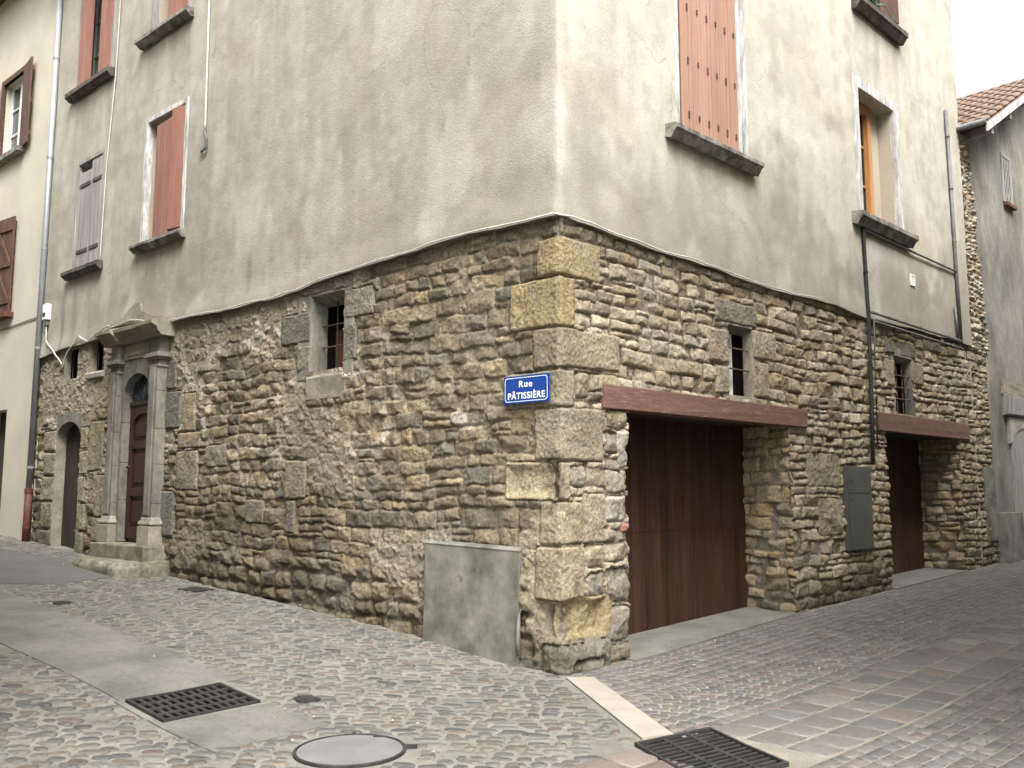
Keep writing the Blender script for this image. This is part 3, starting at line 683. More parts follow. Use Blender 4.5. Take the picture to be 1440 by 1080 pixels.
# plain vent in the render
vg = empty('vent_grille', R.P(7.85, 4.73, .04), 'small white slotted vent grille set in the beige render', 'vent')
s = MB()
for b in ((7.77, 7.79, 4.72, 4.90), (7.91, 7.93, 4.72, 4.90), (7.79, 7.91, 4.72, 4.745), (7.79, 7.91, 4.875, 4.90)): s.box(R, *b, .02, .056)
s.build('frame', M['white'], vg, bevel=.002)
s = MB()
for k in range(4): s.box(R, 7.797+.03*k, 7.81+.03*k, 4.75, 4.87, .03, .05)
s.build('slats', M['white'], vg); MB().box(R, 7.78, 7.92, 4.73, 4.89, .005, .02).build('backing', M['interior'], vg)

# small barred window, left wall
def shade_box(fr, a0, a1, z0, z1, o, parent, back=.5):  # box painted near black to give an opening its inner shade
    b = MB(); e = .14; A0, A1, Z0, Z1 = a0-e, a1+e, z0-e, z1+e; o2 = o-back
    b.add([fr.P(a, z, oo) for oo in (o, o2) for a, z in ((A0, Z0), (A1, Z0), (A1, Z1), (A0, Z1))], [(0, 1, 5, 4), (1, 2, 6, 5), (2, 3, 7, 6), (3, 0, 4, 7), (4, 5, 6, 7)])
    return b.build('recess_shade', M['interior'], parent)
w = MB().prism(L, [(2.95, 2.96), (3.62, 2.96), (3.62, 3.50), (2.95, 3.66)], -.30, -.27).build('small_window', M['rustwood'], root)
shade_box(L, 3.12, 3.74, 3.0, 3.9, -.22, w)
MB().hexa([L.P(a, z, o) for z in (2.9, 3.96) for a, o in ((3.745, .01), (4.0, .01), (4.0, -.23), (3.72, -.23))]).build('window_jamb', M['greystone'], w, bevel=.01, sub=2, rough=.005)
MB().hexa([L.P(a, z, o) for z in (2.9, 3.96) for a, o in ((3.12, .01), (2.95, .01), (2.95, -.23), (3.12, -.23))]).build('window_jamb', M['greystone'], w, bevel=.01)
MB().hexa([L.P(a, z, o) for a in (3.1, 3.76) for z, o in ((3.90, .012), (4.0, .012), (4.0, -.23), (3.80, -.23))]).build('window_head', M['greystone'], w, bevel=.008)
MB().profile(L, [(.012, 2.66), (.02, 2.92), (.0, 2.95), (-.24, 3.01), (-.24, 2.66)], 3.08, 3.80).build('window_ledge', M['dressed'], w, bevel=.008, sub=2, rough=.004)
MB().tube([L.P(3.45, 2.98, -.16), L.P(3.45, 3.88, -.16)], .011).build('bar', M['iron'], w)
for zz in (3.30, 3.56): MB().tube([L.P(3.1, zz, -.16), L.P(3.74, zz, -.16)], .009).build('bar', M['rustiron'], w)
# small windows, right wall
def rwin(a0, a1, z0, z1, hb, vb, pane, jm):
    w = MB().hexa([R.P(a, z, o) for a in (a0, a1) for z, o in ((z1, .01), (z1+.12, .01), (z1+.1, -.13), (z1-.07, -.13))]).build('small_window', M['greystone'], root, bevel=.006)
    shade_box(R, a0, a1, z0, z1, -.125, w)
    MB().box(R, a0-.1, a0, z0-.05, z1+.1, -.13, -.005).build('window_jamb', jm, w, bevel=.01)
    MB().box(R, a1, a1+.1, z0-.05, z1+.1, -.13, -.005).build('window_jamb', jm, w, bevel=.01, sub=2, rough=.004)
    MB().box(R, a0, a1, z0-.08, z0, -.13, -.002).build('window_ledge', M['dressed'], w, bevel=.006)
    if pane: MB().box(R, a0+.12, a0+.27, z0, z1-.03, -.15, -.13).build('pale_board', M['whitewood'], w, bevel=.004)
    for zz in hb: MB().tube([R.P(a0-.01, zz, -.05), R.P(a1+.03, zz, -.05)], .010).build('bar', M['rustiron'], w)
    for aa in vb: MB().tube([R.P(aa, z0, -.07), R.P(aa, z1, -.07)], .010).build('bar', M['rustiron'], w)
rwin(2.77, 3.26, 2.67, 3.47, (2.98, 3.22), (), True, M['dressed'])
rwin(7.14, 7.74, 2.72, 3.57, (2.95, 3.12, 3.3), (7.34, 7.54), False, M['greystone'])
# vents over the arched door
for (a0, a1, z0, z1) in ((10.12, 10.66, 3.46, 3.98), (9.18, 9.68, 3.5, 4.02)):
    b = MB(); returns(b, L, a0, a1, z0, z1, -.11, .0, .05); w = b.build('vent_opening', M['dressed'], root)
    shade_box(L, a0, a1, z0, z1, -.10, w)
    b = MB()
    if a0 < 10: b.profile(L, [(-.1, z0-.10), (.05, z0-.10), (.06, z0-.03), (.03, z0), (-.1, z0+.02)], a0-.04, a1+.03); b.build('opening_ledge', M['palestone'], w, bevel=.006)
    for k in range(2): MB().tube([L.P(a0+.17*(k+1), z0, -.06), L.P(a0+.17*(k+1), z1, -.06)], .008).build('bar', M['iron'], w)

# ------------------------------------------------------------------ garage doors with painted beams
def garage(a0, a1, z1, depth, lint):
    n = int((a1-a0)/.125); pw = (a1-a0)/n; b = MB()
    for k in range(n): b.box(R, a0+k*pw+.003, a0+(k+1)*pw-.003, -.1, z1, -depth-.04, -depth+random.uniform(-.002, .002))
    b.box(R, a0, a1, -.1, z1, -depth-.06, -depth-.012)
    d = b.build('garage_door', M['garage'], root, bevel=.003)
    b = MB(); b.box(R, a0-.05, a1+.05, z1-.02, z1+.12, -depth-.05, -.05); b.build('soffit', M['darkdoor'], d)
    l0, l1, y0, y1 = lint
    b = MB(); b.hexa([R.P(a, z, o) for a, t in ((l0, 0), (l1, .01)) for z, o in ((y0, .035), (y1-t, .04), (y1-t, -.2), (y0, -.2))])
    b.build('lintel_beam', M['lintel'], d, bevel=.008, sub=4, rough=.006)
    if a0 < 2:
        b = MB(); b.box(R, a1-.75, a1-.72, .25, z1, -depth+.002, -depth+.012); b.box(R, a0+.01, a1-.02, 1.15, 1.17, -depth+.001, -depth+.005)
        b.each('door_batten', M['garage'], d, bevel=.002)
    return d
garage(.92, 4.08, 2.42, .66, (.57, 4.44, 2.38, 2.61)); garage(6.72, 9.5, 2.46, .66, (6.44, 9.86, 2.44, 2.70))
# meter cupboard
mc_ = empty('meter_cupboard', R.P(5.75, .82, .03), 'olive grey metal meter cupboard with two stacked doors between the garages', 'utility box')
MB().box(R, 5.39, 6.10, .82, 1.92, -.05, .045).build('casing', M['box'], mc_, bevel=.004)
MB().box(R, 5.42, 6.07, 1.57, 1.90, .045, .056).build('upper_door', M['box'], mc_, bevel=.003)
MB().box(R, 5.42, 6.07, .84, 1.56, .045, .056).build('lower_door', M['box'], mc_, bevel=.003)
b = MB()
for zz in (1.48, 1.0, 1.74): b.tube([R.P(5.47, zz, .055), R.P(5.47, zz, .064)], .012)
b.each('lock', M['iron'], mc_)
# cement patch, proud of the wall at the corner
cp = empty('cement_patch', L.P(1.1, .1, .04), 'smooth grey cement render patch low on the rubble wall beside the corner', 'cement patch')
cp.parent = None
b = MB(); b.hexa([L.P(a, z, o) for o in (-.02, .032) for a, z in ((.50, -.05), (1.73, .12), (1.71, 1.09), (.46, 1.055))]); b.build('panel', M['cement'], cp, bevel=.008, sub=5, rough=.004)
b = MB(); b.hexa([L.P(a, z, o) for a, k in ((.455, 0), (1.715, .03)) for z, o in ((1.045+k, .0), (1.045+k, .036), (1.052+k, .036), (1.085+k, .0))]); b.build('top_bevel', M['cement'], cp, sub=3, rough=.003)
# stub of pipe at the foot
b = MB(); b.tube([L.P(.46, .52, .0), L.P(.46, .46, .05), L.P(.455, .25, .06), L.P(.45, .12, .05)], .018, 10)
tag(b.build('pipe_stub', M['cement'], None, smooth=True, loc=L.P(.46, .1, .05)), 'short grey pipe stub sticking out low on the crumbling house corner', 'pipe')

# ------------------------------------------------------------------ portal
P0 = -.05
d = MB()
d.box(L, 7.36, 8.42, .75, 3.5, P0-.07, P0-.02)
door = d.build('front_door', M['doorwood'], root)
b = MB()
for (a0, a1, z0, z1) in ((7.43, 7.56, .9, 2.86), (8.18, 8.36, .9, 2.86), (7.56, 8.18, .9, 1.06), (7.56, 8.18, 1.52, 1.64), (7.56, 8.18, 2.22, 2.34)): b.box(L, a0, a1, z0, z1, P0-.02, P0+.012)
arc = [(7.56, 2.86), (8.18, 2.86), (8.18, 2.58)]+[(7.87+.31*math.cos(t), 2.58+.17*math.sin(t)) for t in [math.pi*k/8 for k in range(1, 8)]]+[(7.56, 2.58)]
b.prism(L, arc, P0-.02, P0+.012); b.build('door_frame', M['doorwood'], door, bevel=.004)
b = MB(); b.box(L, 7.64, 8.1, 1.14, 1.44, P0-.015, P0+.004); b.box(L, 7.64, 8.1, 1.72, 2.14, P0-.015, P0+.004); b.box(L, 7.64, 8.1, 2.40, 2.6, P0-.015, P0+.004); b.each('door_panel', M['doorwood'], door, bevel=.008)
MB().box(L, 7.43, 8.36, 2.87, 2.93, P0-.02, P0+.03).build('transom_bar', M['darkdoor'], door, bevel=.004)
MB().box(L, 7.4, 8.4, 2.93, 3.45, P0-.022, P0-.012).build('fanlight', M['glass'], door)
b = MB()
for k in range(6): b.tube([L.P(7.87, 2.93, P0+.01), L.P(7.87+.5*math.cos(math.pi*(k+.5)/6), 2.93+.5*math.sin(math.pi*(k+.5)/6), P0+.01)], .007)
b.build('fan_grille', M['iron'], door)
b = MB(); b.tube([L.P(8.22, 1.95, P0+.01), L.P(8.22, 1.95, P0+.06)], .02); b.build('handle', M['iron'], door)
por = MB()
for a0, a1 in ((7.36, 7.46), (8.28, 8.42)):
    zc = .85
    for hh in (.62, .55, .60, .56, .25): por.box(L, a0, a1, zc+.003, zc+hh-.003, P0-.07, .075); zc += hh
head = [(7.36, 3.78), (8.42, 3.78), (8.42, 2.95), (8.30, 2.95)]+[(7.875+.425*math.cos(t), 2.98+.36*math.sin(t)) for t in [math.pi*k/14 for k in range(15)]]+[(7.45, 2.95), (7.36, 2.95)]
por.prism(L, head, P0-.06, .08)
portal = por.build('portal', M['greystone'], root, bevel=.003)
def column(a0, a1):
    b = MB(); z = 1.22; o1 = .155; c = (a0+a1)/2
    for hh in (.2, .55, .50, .55, .34): b.box(L, a0+.03, a1-.03, z+.002, z+hh-.002, -.02, o1); z += hh
    b.box(L, a0+.085, a1-.085, 1.26, 3.36, o1, o1+.02)
    col = b.build('column', M['greystone'], portal, bevel=.006)
    b = MB(); b.box(L, a0-.015, a1+.015, .84, 1.10, -.02, .205); b.build('plinth', M['dressed'], col, bevel=.008, sub=2, rough=.003)
    b = MB()
    for (e, z0, z1) in ((.015, 1.10, 1.125), (.035, 1.125, 1.165), (.02, 1.165, 1.18), (.0, 1.18, 1.225)): b.box(L, a0-e+.01, a1+e-.01, z0, z1, -.02, .165+e*.8)
    b.build('column_base', M['palestone'], col, bevel=.008)
    b = MB()
    for (e, z0, z1) in ((.0, 3.36, 3.40), (-.02, 3.40, 3.47), (.03, 3.47, 3.50), (.065, 3.50, 3.55), (.045, 3.55, 3.57), (-.02, 3.57, 3.80)): b.box(L, a0-e+.01, a1+e-.01, z0, z1, -.02, .16+e*.8)
    b.build('capital', M['greystone'], col, bevel=.006)
column(7.09, 7.40); column(8.33, 8.64)
b = MB(); b.box(L, 7.42, 8.30, 3.56, 3.80, -.02, .10); b.box(L, 7.5, 8.2, 3.61, 3.76, .10, .115); b.build('frieze', M['dressed'], portal, bevel=.004)
b = MB(); b.profile(L, [(-.02, 3.80), (.15, 3.80), (.17, 3.84), (.20, 3.85), (.21, 3.90), (.27, 3.94), (.30, 3.95), (.31, 4.0), (.27, 4.02), (.05, 4.09), (-.02, 4.10)], 7.02, 8.72)
b.profile(L, [(-.02, 3.80), (.21, 3.80), (.23, 3.84), (.26, 3.85), (.27, 3.90), (.33, 3.94), (.355, 3.95), (.36, 4.0), (.32, 4.015), (.05, 4.095), (-.02, 4.105)], 6.97, 7.46)
b.profile(L, [(-.02, 3.80), (.21, 3.80), (.23, 3.84), (.26, 3.85), (.27, 3.90), (.33, 3.94), (.355, 3.95), (.36, 4.0), (.32, 4.015), (.05, 4.095), (-.02, 4.105)], 8.26, 8.75)
b.build('cornice', M['dressed'], portal, sub=1, rough=.005)
b = MB(); b.box(L, 6.98, 8.62, .3, .84, P0, .32); b.build('door_step', M['step'], portal, bevel=.02, sub=3, rough=.008)
b = MB()
poly = [(6.83, -.02), (6.85, .56), (7.0, .70), (8.25, .68), (8.55, .58), (8.72, .36), (8.76, -.02)]
V_ = [L.P(a, .25, o) for a, o in poly]+[L.P(a, .57, o) for a, o in poly]+[L.P(a+(7.7-a)*.035, .635, o*.94) for a, o in poly]
n_ = len(poly); F_ = [tuple(range(2*n_, 3*n_))]+[(k*n_+i, k*n_+(i+1) % n_, (k+1)*n_+(i+1) % n_, (k+1)*n_+i) for k in (0, 1) for i in range(n_)]
b.add(V_, F_); b.build('lower_step', M['step'], portal, sub=5, rough=.015, smooth=True)

# arched side door
d = MB()
for k in range(6): d.box(L, 9.84+.16*k+.003, 9.84+.16*(k+1)-.003, .4, 2.9, -.2, -.16)
ad = d.build('arched_door', M['darkdoor'], root, bevel=.004)
b = MB(); b.box(L, 10.78, 10.9, .3, 2.62, -.2, .005); b.box(L, 9.76, 9.86, .3, 2.62, -.2, .005); b.each('door_jamb', M['dressed'], ad, bevel=.01, sub=2, rough=.004)
pts = [(9.84, 2.92), (10.80, 2.92), (10.80, 2.5)]+[(10.32+.46*math.cos(t), 2.48+.26*math.sin(t)) for t in [math.pi*k/12 for k in range(13)]]+[(9.84, 2.5)]
b = MB(); b.prism(L, pts, -.2, .01); b.build('arch_head', M['greystone'], ad, bevel=.004)

# ------------------------------------------------------------------ pipes, cables, sign
dp = empty('drainpipe', L.P(11.62, gz(*L.P(11.62, 0, .1)[:2]), .1), 'tall zinc drainpipe with a rust red foot between the cream and the beige house', 'drainpipe')
MB().tube([L.P(11.60, 1.62, .09), L.P(11.60, 11.1, .09)], .05, 14).build('pipe', M['zinc'], dp, smooth=True)
MB().tube([L.P(11.60, .62, .09), L.P(11.60, 1.60, .09)], .062, 14).build('foot', M['redpipe'], dp, smooth=True)
MB().tube([L.P(11.60, 1.56, .09), L.P(11.60, 1.64, .09)], .07, 14).tube([L.P(11.60, .95, .09), L.P(11.60, 1.0, .09)], .068, 14).each('foot_collar', M['redpipe'], dp)
for zz in (2.0, 4.1, 5.9, 7.6, 9.5):
    MB().tube([L.P(11.60, zz-.02, .09), L.P(11.60, zz+.02, .09)], .057, 14).box(L, 11.59, 11.61, zz-.012, zz+.012, -.02, .06).build('bracket', M['zinc'], dp)
def wire(name, fr, pts, r, m, label, cat='cable', group=None, o=.06, sub=6, wob=.01):
    P = []
    for i in range(len(pts)-1):
        a, b_ = pts[i], pts[i+1]
        for k in range(sub):
            t = k/sub; P.append(tuple(a[j]+(b_[j]-a[j])*t for j in range(len(a))))
    P.append(pts[-1]); W = []
    for i, p in enumerate(P):
        oo = p[2] if len(p) > 2 else o
        W.append(fr.P(p[0]+random.uniform(-wob, wob)*.3, p[1]+wob*math.sin(i*1.3)*.5+random.uniform(-wob, wob)*.3, oo))
    ob = MB().tube(W, r, 6).build(name, m, None, smooth=True, loc=W[0]); tag(ob, label, cat, group); return ob
# edge cable following the render edge round the corner
W = []
for s_ in np.arange(-9.0, 5.0, .12):
    fr_ = L if s_ < 0 else R; W.append(fr_.P(abs(s_), float(zedge(s_))+.012+.006*math.sin(s_*7), .088 if s_ < 0 else .07))
b = MB().tube(W, .0075, 6); tag(b.build('edge_cable', M['cable'], None, smooth=True, loc=W[0]), 'long thin pale cable running along the bottom edge of the render around the corner', 'cable')
wire('hanging_cable', L, [(6.3, 8.9), (6.27, 7.2), (6.26, 6.66)], .016, M['cable'], 'white conduit hanging down the left render beside the first floor window', 'conduit', o=.07, wob=.003)
wire('cable_hook', L, [(6.27, 6.66), (6.20, 6.52), (6.22, 6.38), (6.32, 6.36), (6.35, 6.47)], .018, M['conduit'], 'grey hooked cable end below the white conduit on the left render', 'cable', o=.075, wob=0)
wire('thin_cable', L, [(9.15, 10.6), (9.2, 8.4), (9.35, 6.9), (9.4, 5.2)], .009, M['cable'], 'thin cream cable dropping past the grey shutters', o=.06)
wire('service_cable', L, [(11.35, 4.5, .07), (11.3, 4.2, .08), (10.9, 3.95, .09), (10.6, 3.72, .06), (10.45, 3.9, .06), (9.95, 4.12, .09), (9.6, 4.0, .09), (9.25, 4.12, .08), (8.9, 4.18, .09)], .011, M['cable'], 'loose white cable looping from the junction box over the two dark openings')
jb = empty('junction_box', L.P(11.35, 4.45, .06), 'small white electrical junction box beside the zinc drainpipe', 'junction box')
MB().box(L, 11.27, 11.43, 4.58, 4.86, .03, .12).build('cover', M['white'], jb, bevel=.008); MB().box(L, 11.30, 11.40, 4.48, 4.57, .03, .10).build('fuse_holder', M['conduit'], jb, bevel=.005)
MB().box(L, 11.30, 11.40, 4.64, 4.70, .12, .126).build('window_slot', M['iron'], jb)
def pipe_run(name, fr, pts, r, m, label, clips=True):
    rt = empty(name, fr.P(*pts[-1]), label, 'conduit')
    MB().tube([fr.P(*p) for p in pts], r, 10).build('tube', m, rt, smooth=True)
    b = MB()
    for i in range(len(pts)-1):
        a, c = pts[i], pts[i+1]; ln = math.dist(a, c); n = max(1, int(ln/.9))
        for k in range(n):
            t = (k+.5)/n; t2 = t+.012/ln; b.tube([fr.P(*[a[j]+(c[j]-a[j])*q for j in range(3)]) for q in (t, t2)], r*1.35, 10)
    b.each('clip', m, rt); return rt
pipe_run('cable_conduit', R, [(6.17, 5.30, .075), (6.17, 5.2, .07), (6.21, 4.1, .07), (6.17, 2.6, .07), (6.13, 1.95, .065)], .027, M['black'], 'black vertical conduit dropping from the window sill to the meter cupboard')
pipe_run('cable_conduit', R, [(6.19, 5.26, .08), (9.58, 5.24, .07)], .017, M['conduit'], 'dark conduit running level just below the pine framed window')
pipe_run('cable_conduit', R, [(9.56, 8.05, .07), (9.6, 5.3, .07), (9.62, 4.02, .07)], .03, M['conduit'], 'tall grey vertical conduit near the right end of the render')
pipe_run('cable_conduit', R, [(6.25, 4.08, .1), (9.55, 4.05, .1)], .02, M['conduit'], 'upper one of two level grey conduits along the stone top, with an upturned end')
pipe_run('cable_conduit', R, [(6.30, 2.2, .07), (6.30, 3.96, .1), (9.62, 3.93, .1)], .014, M['conduit'], 'lower thinner one of two level grey conduits, turning down beside the black conduit')
pipe_run('cable_conduit', R, [(9.45, 4.62, .07), (9.47, 4.10, .08)], .02, M['conduit'], 'short upright grey conduit stub at the right end of the level conduits')
# street sign
sg = empty('street_sign', L.P(.375, 2.40, .05), 'blue enamel street sign with white lettering on the quoins at the corner', 'street sign')
MB().box(L, .075, .622, 2.405, 2.665, .045, .062).build('plate', M['blue'], sg, bevel=.004)
def rrect(a0, a1, z0, z1, r, n=5):
    P = []
    for cx, cz, t0 in ((a1-r, z1-r, 0), (a0+r, z1-r, 90), (a0+r, z0+r, 180), (a1-r, z0+r, 270)):
        P += [(cx+r*math.cos(R_(t0+90*k/n)), cz+r*math.sin(R_(t0+90*k/n))) for k in range(n+1)]
    return P
oP = rrect(.092, .605, 2.422, 2.648, .03); iP = rrect(.098, .599, 2.428, 2.642, .026); n_ = len(oP)
b = MB().add([L.P(a, z, .0665) for a, z in oP+iP]+[L.P(a, z, .061) for a, z in oP+iP], [(i, (i+1) % n_, n_+(i+1) % n_, n_+i) for i in range(n_)]); b.build('border_line', M['signwhite'], sg)
def text(fr, body, ac, z, size, o, m, parent, width=None, bold=.0, flip=True, name='lettering', spacing=1.0):
    cu = bpy.data.curves.new(name, 'FONT'); cu.body = body; cu.size = size; cu.align_x = 'CENTER'; cu.offset = bold; cu.extrude = .0012; cu.space_character = spacing
    ob = bpy.data.objects.new(name, cu); COL.objects.link(ob)
    dg = bpy.context.evaluated_depsgraph_get(); me = bpy.data.meshes.new_from_object(ob.evaluated_get(dg)); bpy.data.objects.remove(ob)
    xx = [v.co.x for v in me.vertices]; xs = width/(max(xx)-min(xx)); off = rootloc(parent)
    for v in me.vertices:
        x = -v.co.x*xs if flip else v.co.x*xs
        q = fr.P(ac+x, z+v.co.y, o+v.co.z); v.co = (q[0]-off[0], q[1]-off[1], q[2]-off[2])
    me.materials.clear(); return link(name, me, m, parent)
text(L, 'Rue', .355, 2.556, .086, .0645, M['signwhite'], sg, width=.158, bold=.0014, spacing=1.2)
text(L, 'PÂTISSIÈRE', .348, 2.448, .084, .0645, M['signwhite'], sg, width=.445, bold=.0016, spacing=1.12)
b = MB()
for a, z in ((.108, 2.535), (.588, 2.535)): b.tube([L.P(a, z, .06), L.P(a, z, .068)], .006)
b.each('screw', M['iron'], sg)

# ------------------------------------------------------------------ cream house on the left
ch = empty('cream_house', L.P(11.7, .7, 0), 'cream rendered house with dark brown shutters at the far left', 'house')
def wallholes(fr, a0, a1, z0, z1, o, holes, m, parent, name, depth=.3, th=.0):
    xs = sorted({a0, a1, *[h[0] for h in holes], *[h[1] for h in holes]}); zs = sorted({z0, z1, *[h[2] for h in holes], *[h[3] for h in holes]})
    b = MB()
    for i in range(len(xs)-1):
        for j in range(len(zs)-1):
            c, e = (xs[i]+xs[i+1])/2, (zs[j]+zs[j+1])/2
            if any(h[0] < c < h[1] and h[2] < e < h[3] for h in holes): continue
            b.add([fr.P(xs[i], zs[j], o), fr.P(xs[i+1], zs[j], o), fr.P(xs[i+1], zs[j+1], o), fr.P(xs[i], zs[j+1], o)], [(0, 1, 2, 3)])
    for h in holes:
        for (p, q) in (((h[0], h[2]), (h[0], h[3])), ((h[1], h[2]), (h[1], h[3])), ((h[0], h[3]), (h[1], h[3])), ((h[0], h[2]), (h[1], h[2]))):
            b.add([fr.P(p[0], p[1], o), fr.P(q[0], q[1], o), fr.P(q[0], q[1], o-depth), fr.P(p[0], p[1], o-depth)], [(0, 1, 2, 3)])
    w = b.build(name, m, parent); return w
chh = [(13.2, 14.25, 8.2, 9.8), (13.1, 14.4, 4.95, 6.75), (12.95, 13.9, .5, 3.1)]
wallholes(L, 11.6, 19, -.1, 11.9, .05, chh, M['cream'], ch, 'wall')
w = casement(L, 13.2, 14.25, 8.2, 9.8, -.12, M['white'], M['glass'], ch)
surround(L, 13.2, 14.25, 8.2, 9.8, .10, .0, .075, M['brownwood'], w, rough=0); MB().box(L, 12.9, 14.5, 8.06, 8.16, .0, .2).build('sill', M['sill'], w, bevel=.006)
shutter(L.turn(13.08, .10, R_(180-8)), .5, 8.15, 9.85, M['brownwood'], w, 4, brace='z')
shutter(L.turn(14.4, .10, R_(12)), .5, 8.15, 9.85, M['brownwood'], w, 4, brace='z')
w = casement(L, 13.1, 14.4, 4.95, 6.75, -.12, M['white'], M['glass'], ch)
shutter(L.turn(13.02, .09, R_(6)), .62, 4.93, 6.8, M['brownwood'], w, 4, brace='z'); MB().box(L, 12.95, 14.5, 4.84, 4.94, .04, .2).build('sill', M['rustwood'], w, bevel=.006)
shutter(L.turn(13.7, .09, R_(2)), .62, 4.93, 6.8, M['brownwood'], w, 4, brace='z')
MB().box(L, 12.95, 13.9, .4, 3.1, -.22, -.18).build('door', M['darkdoor'], ch, bevel=.004)
b = MB(); b.profile(L, [(-.1, 11.8), (.55, 11.65), (.58, 11.75), (-.1, 12.15)], 11.62, 19); b.build('eaves', M['brownwood'], ch)
b = MB(); b.add([L.P(11.62, 11.77, .59), L.P(19, 11.77, .59), L.P(19, 13.5, -4), L.P(11.62, 13.5, -4)], [(0, 1, 2, 3)]); b.add([L.P(11.62, 10.8, .05), L.P(11.62, 13.5, -4), L.P(11.62, 4, -4), L.P(11.62, 4, 0.05)], [(0, 1, 2, 3)]); b.build('roof', M['tile'], ch)
wire('wall_cable', L, [(11.75, 4.68), (13.8, 4.66), (16, 4.7)], .01, M['conduit'], 'thin dark cable across the cream wall below its shutter', o=.065)

# ------------------------------------------------------------------ gabled grey house on the right
gh = empty('gabled_house', R.P(11, .35, 0), 'grey patchy gabled house with clay tile roof at the far right', 'house')
GO = .02
gp = [(10.95, -.1), (18.2, -.1), (18.2, 8.0), (14.6, 10.1), (10.72, 7.9), (10.72, 7.6), (10.95, 4.6)]
b = MB(); b.prism(R, gp, -.3, GO-.02); gw = b.build('wall', M['greyrender'], gh, sub=2, rough=.006)
b = MB(); b.box(R, 10.3, 18.2, 4.0, 8.0, -7, -.3); b.build('side_wall', M['greyrender'], gh)
# roof: eave faces the corner house, rake over the street
rk = math.tan(R_(29)); rt = MB()
def rz(q): return 7.98+(q-10.32)*rk
nrow = 16; ntile = 22
for i in range(ntile):          # canal tiles: half round columns stepping up the slope, laid from the rake inwards
    o0 = .48-.215*i
    for k in range(11):
        q0 = 10.18+.36*k; q1 = q0+.42
        V_ = []; 
        for (qq, rr, dz) in ((q0, .105, .035), (q1, .085, .0)):
            V_ += [R.P(qq, rz(qq)+dz+rr*math.sin(t)*.8, o0-.11+rr*math.cos(t)) for t in [math.pi*j/6 for j in range(7)]]
            V_ += [R.P(qq, rz(qq)+dz-.014+rr*math.sin(t)*.8*.85, o0-.11+rr*.86*math.cos(t)) for t in [math.pi*j/6 for j in range(7)]]
        F_ = [(j, j+1, j+15, j+14) for j in range(6)]+[(j, j+1, j+8, j+7) for j in range(6)]
        rt.add(V_, F_)
V_ = [R.P(10.2, rz(10.2)-.02, .5), R.P(14.6, rz(14.6)-.02, .5), R.P(14.6, rz(14.6)-.02, -7), R.P(10.2, rz(10.2)-.02, -7), R.P(19.0, rz(10.2)-.02, .5), R.P(19.0, rz(10.2)-.02, -7)]
rt.add(V_, [(0, 1, 2, 3), (1, 4, 5, 2)])
rt.build('roof', M['tile'], gh, smooth=True)
b = MB(); b.hexa([R.P(q, rz(q)-e, o) for q in (10.2, 14.6) for e, o in ((.03, .52), (.17, .52), (.17, .48), (.03, .48))]); b.build('rake_board', M['whitewood'], gh, bevel=.003)
b = MB(); b.hexa([R.P(q, rz(q)-e, o) for q in (10.25, 14.6) for e, o in ((.05, .47), (.09, .47), (.09, -.2), (.05, -.2))]); b.build('soffit_boards', M['brownwood'], gh)
b = MB()
for k, qq in enumerate((10.55, 11.6, 12.8)): b.box(R, qq, qq+.12, rz(qq)-.28, rz(qq)-.12, -.1, .46)
b.each('purlin', M['greywood'], gh, bevel=.005)
b = MB(); b.tube([R.P(10.14, rz(10.18)+.0, .5), R.P(10.14, rz(10.18)+.0, -4)], .06, 10); b.build('gutter', M['conduit'], gh, smooth=True)
w = MB().box(R, 12.45, 12.9, 7.12, 8.05, .0, .012).build('slit_window', M['glass'], gh)
surround(R, 12.45, 12.9, 7.12, 8.05, .05, .0, .03, M['greywood'], w, name='frame', rough=0); MB().box(R, 12.42, 12.95, 7.04, 7.11, .0, .09).build('sill', M['rustwood'], w, bevel=.006)
b = MB()
for k in range(5): b.tube([R.P(12.5+.09*k, 7.12, .02), R.P(12.5+.09*k, 8.05, .02)], .006)
b.each('bar', M['cable'], w)
b = MB(); b.profile(R, [(.0, 2.95), (.10, 2.98), (.12, 3.32), (.0, 3.34)], 11.62, 14); b.build('door_hood', M['greywood'], gh, bevel=.01, sub=2, rough=.008)
b = MB(); b.box(R, 11.6, 14, 3.34, 3.58, .0, .05); b.build('rubble_band', M['dressed'], gh, sub=4, rough=.02)
b = MB(); pts = [(11.95, .3), (11.95, 2.5)]+[(12.75-.8*math.cos(t), 2.45+.32*math.sin(t)) for t in [math.pi*k/10 for k in range(1, 10)]]+[(13.55, 2.5), (13.55, .3)]
b.prism(R, pts, -.02, .03); ad2 = b.build('arched_door', M['greywood'], gh)
b = MB(); pts2 = [(11.8, 2.45), (11.8, 2.93), (13.7, 2.93), (13.7, 2.45), (13.55, 2.5)]+[(12.75+.8*math.cos(t), 2.45+.32*math.sin(t)) for t in [math.pi*k/10 for k in range(1, 10)]]+[(11.95, 2.5)]
b.prism(R, pts2, .0, .05); b.build('arch_plaster', M['palestone'], ad2)
bp_ = MB(); bp_.hexa([R.P(a, z, o) for z, e in ((.2, 0), (1.22, .03)) for a, o in ((11.02, -.02), (12.05, -.02), (12.05, .12-e), (11.02, .16-e))]); tag(bp_.build('cement_plinth', M['cement'], gh, bevel=.01, sub=3, rough=.006), None)
bp_ = MB(); bp_.box(R, 10.42, 10.95, .75, 2.0, -.03, .03); bp_.build('cement_infill', M['cement'], gh, bevel=.01, sub=3, rough=.008)
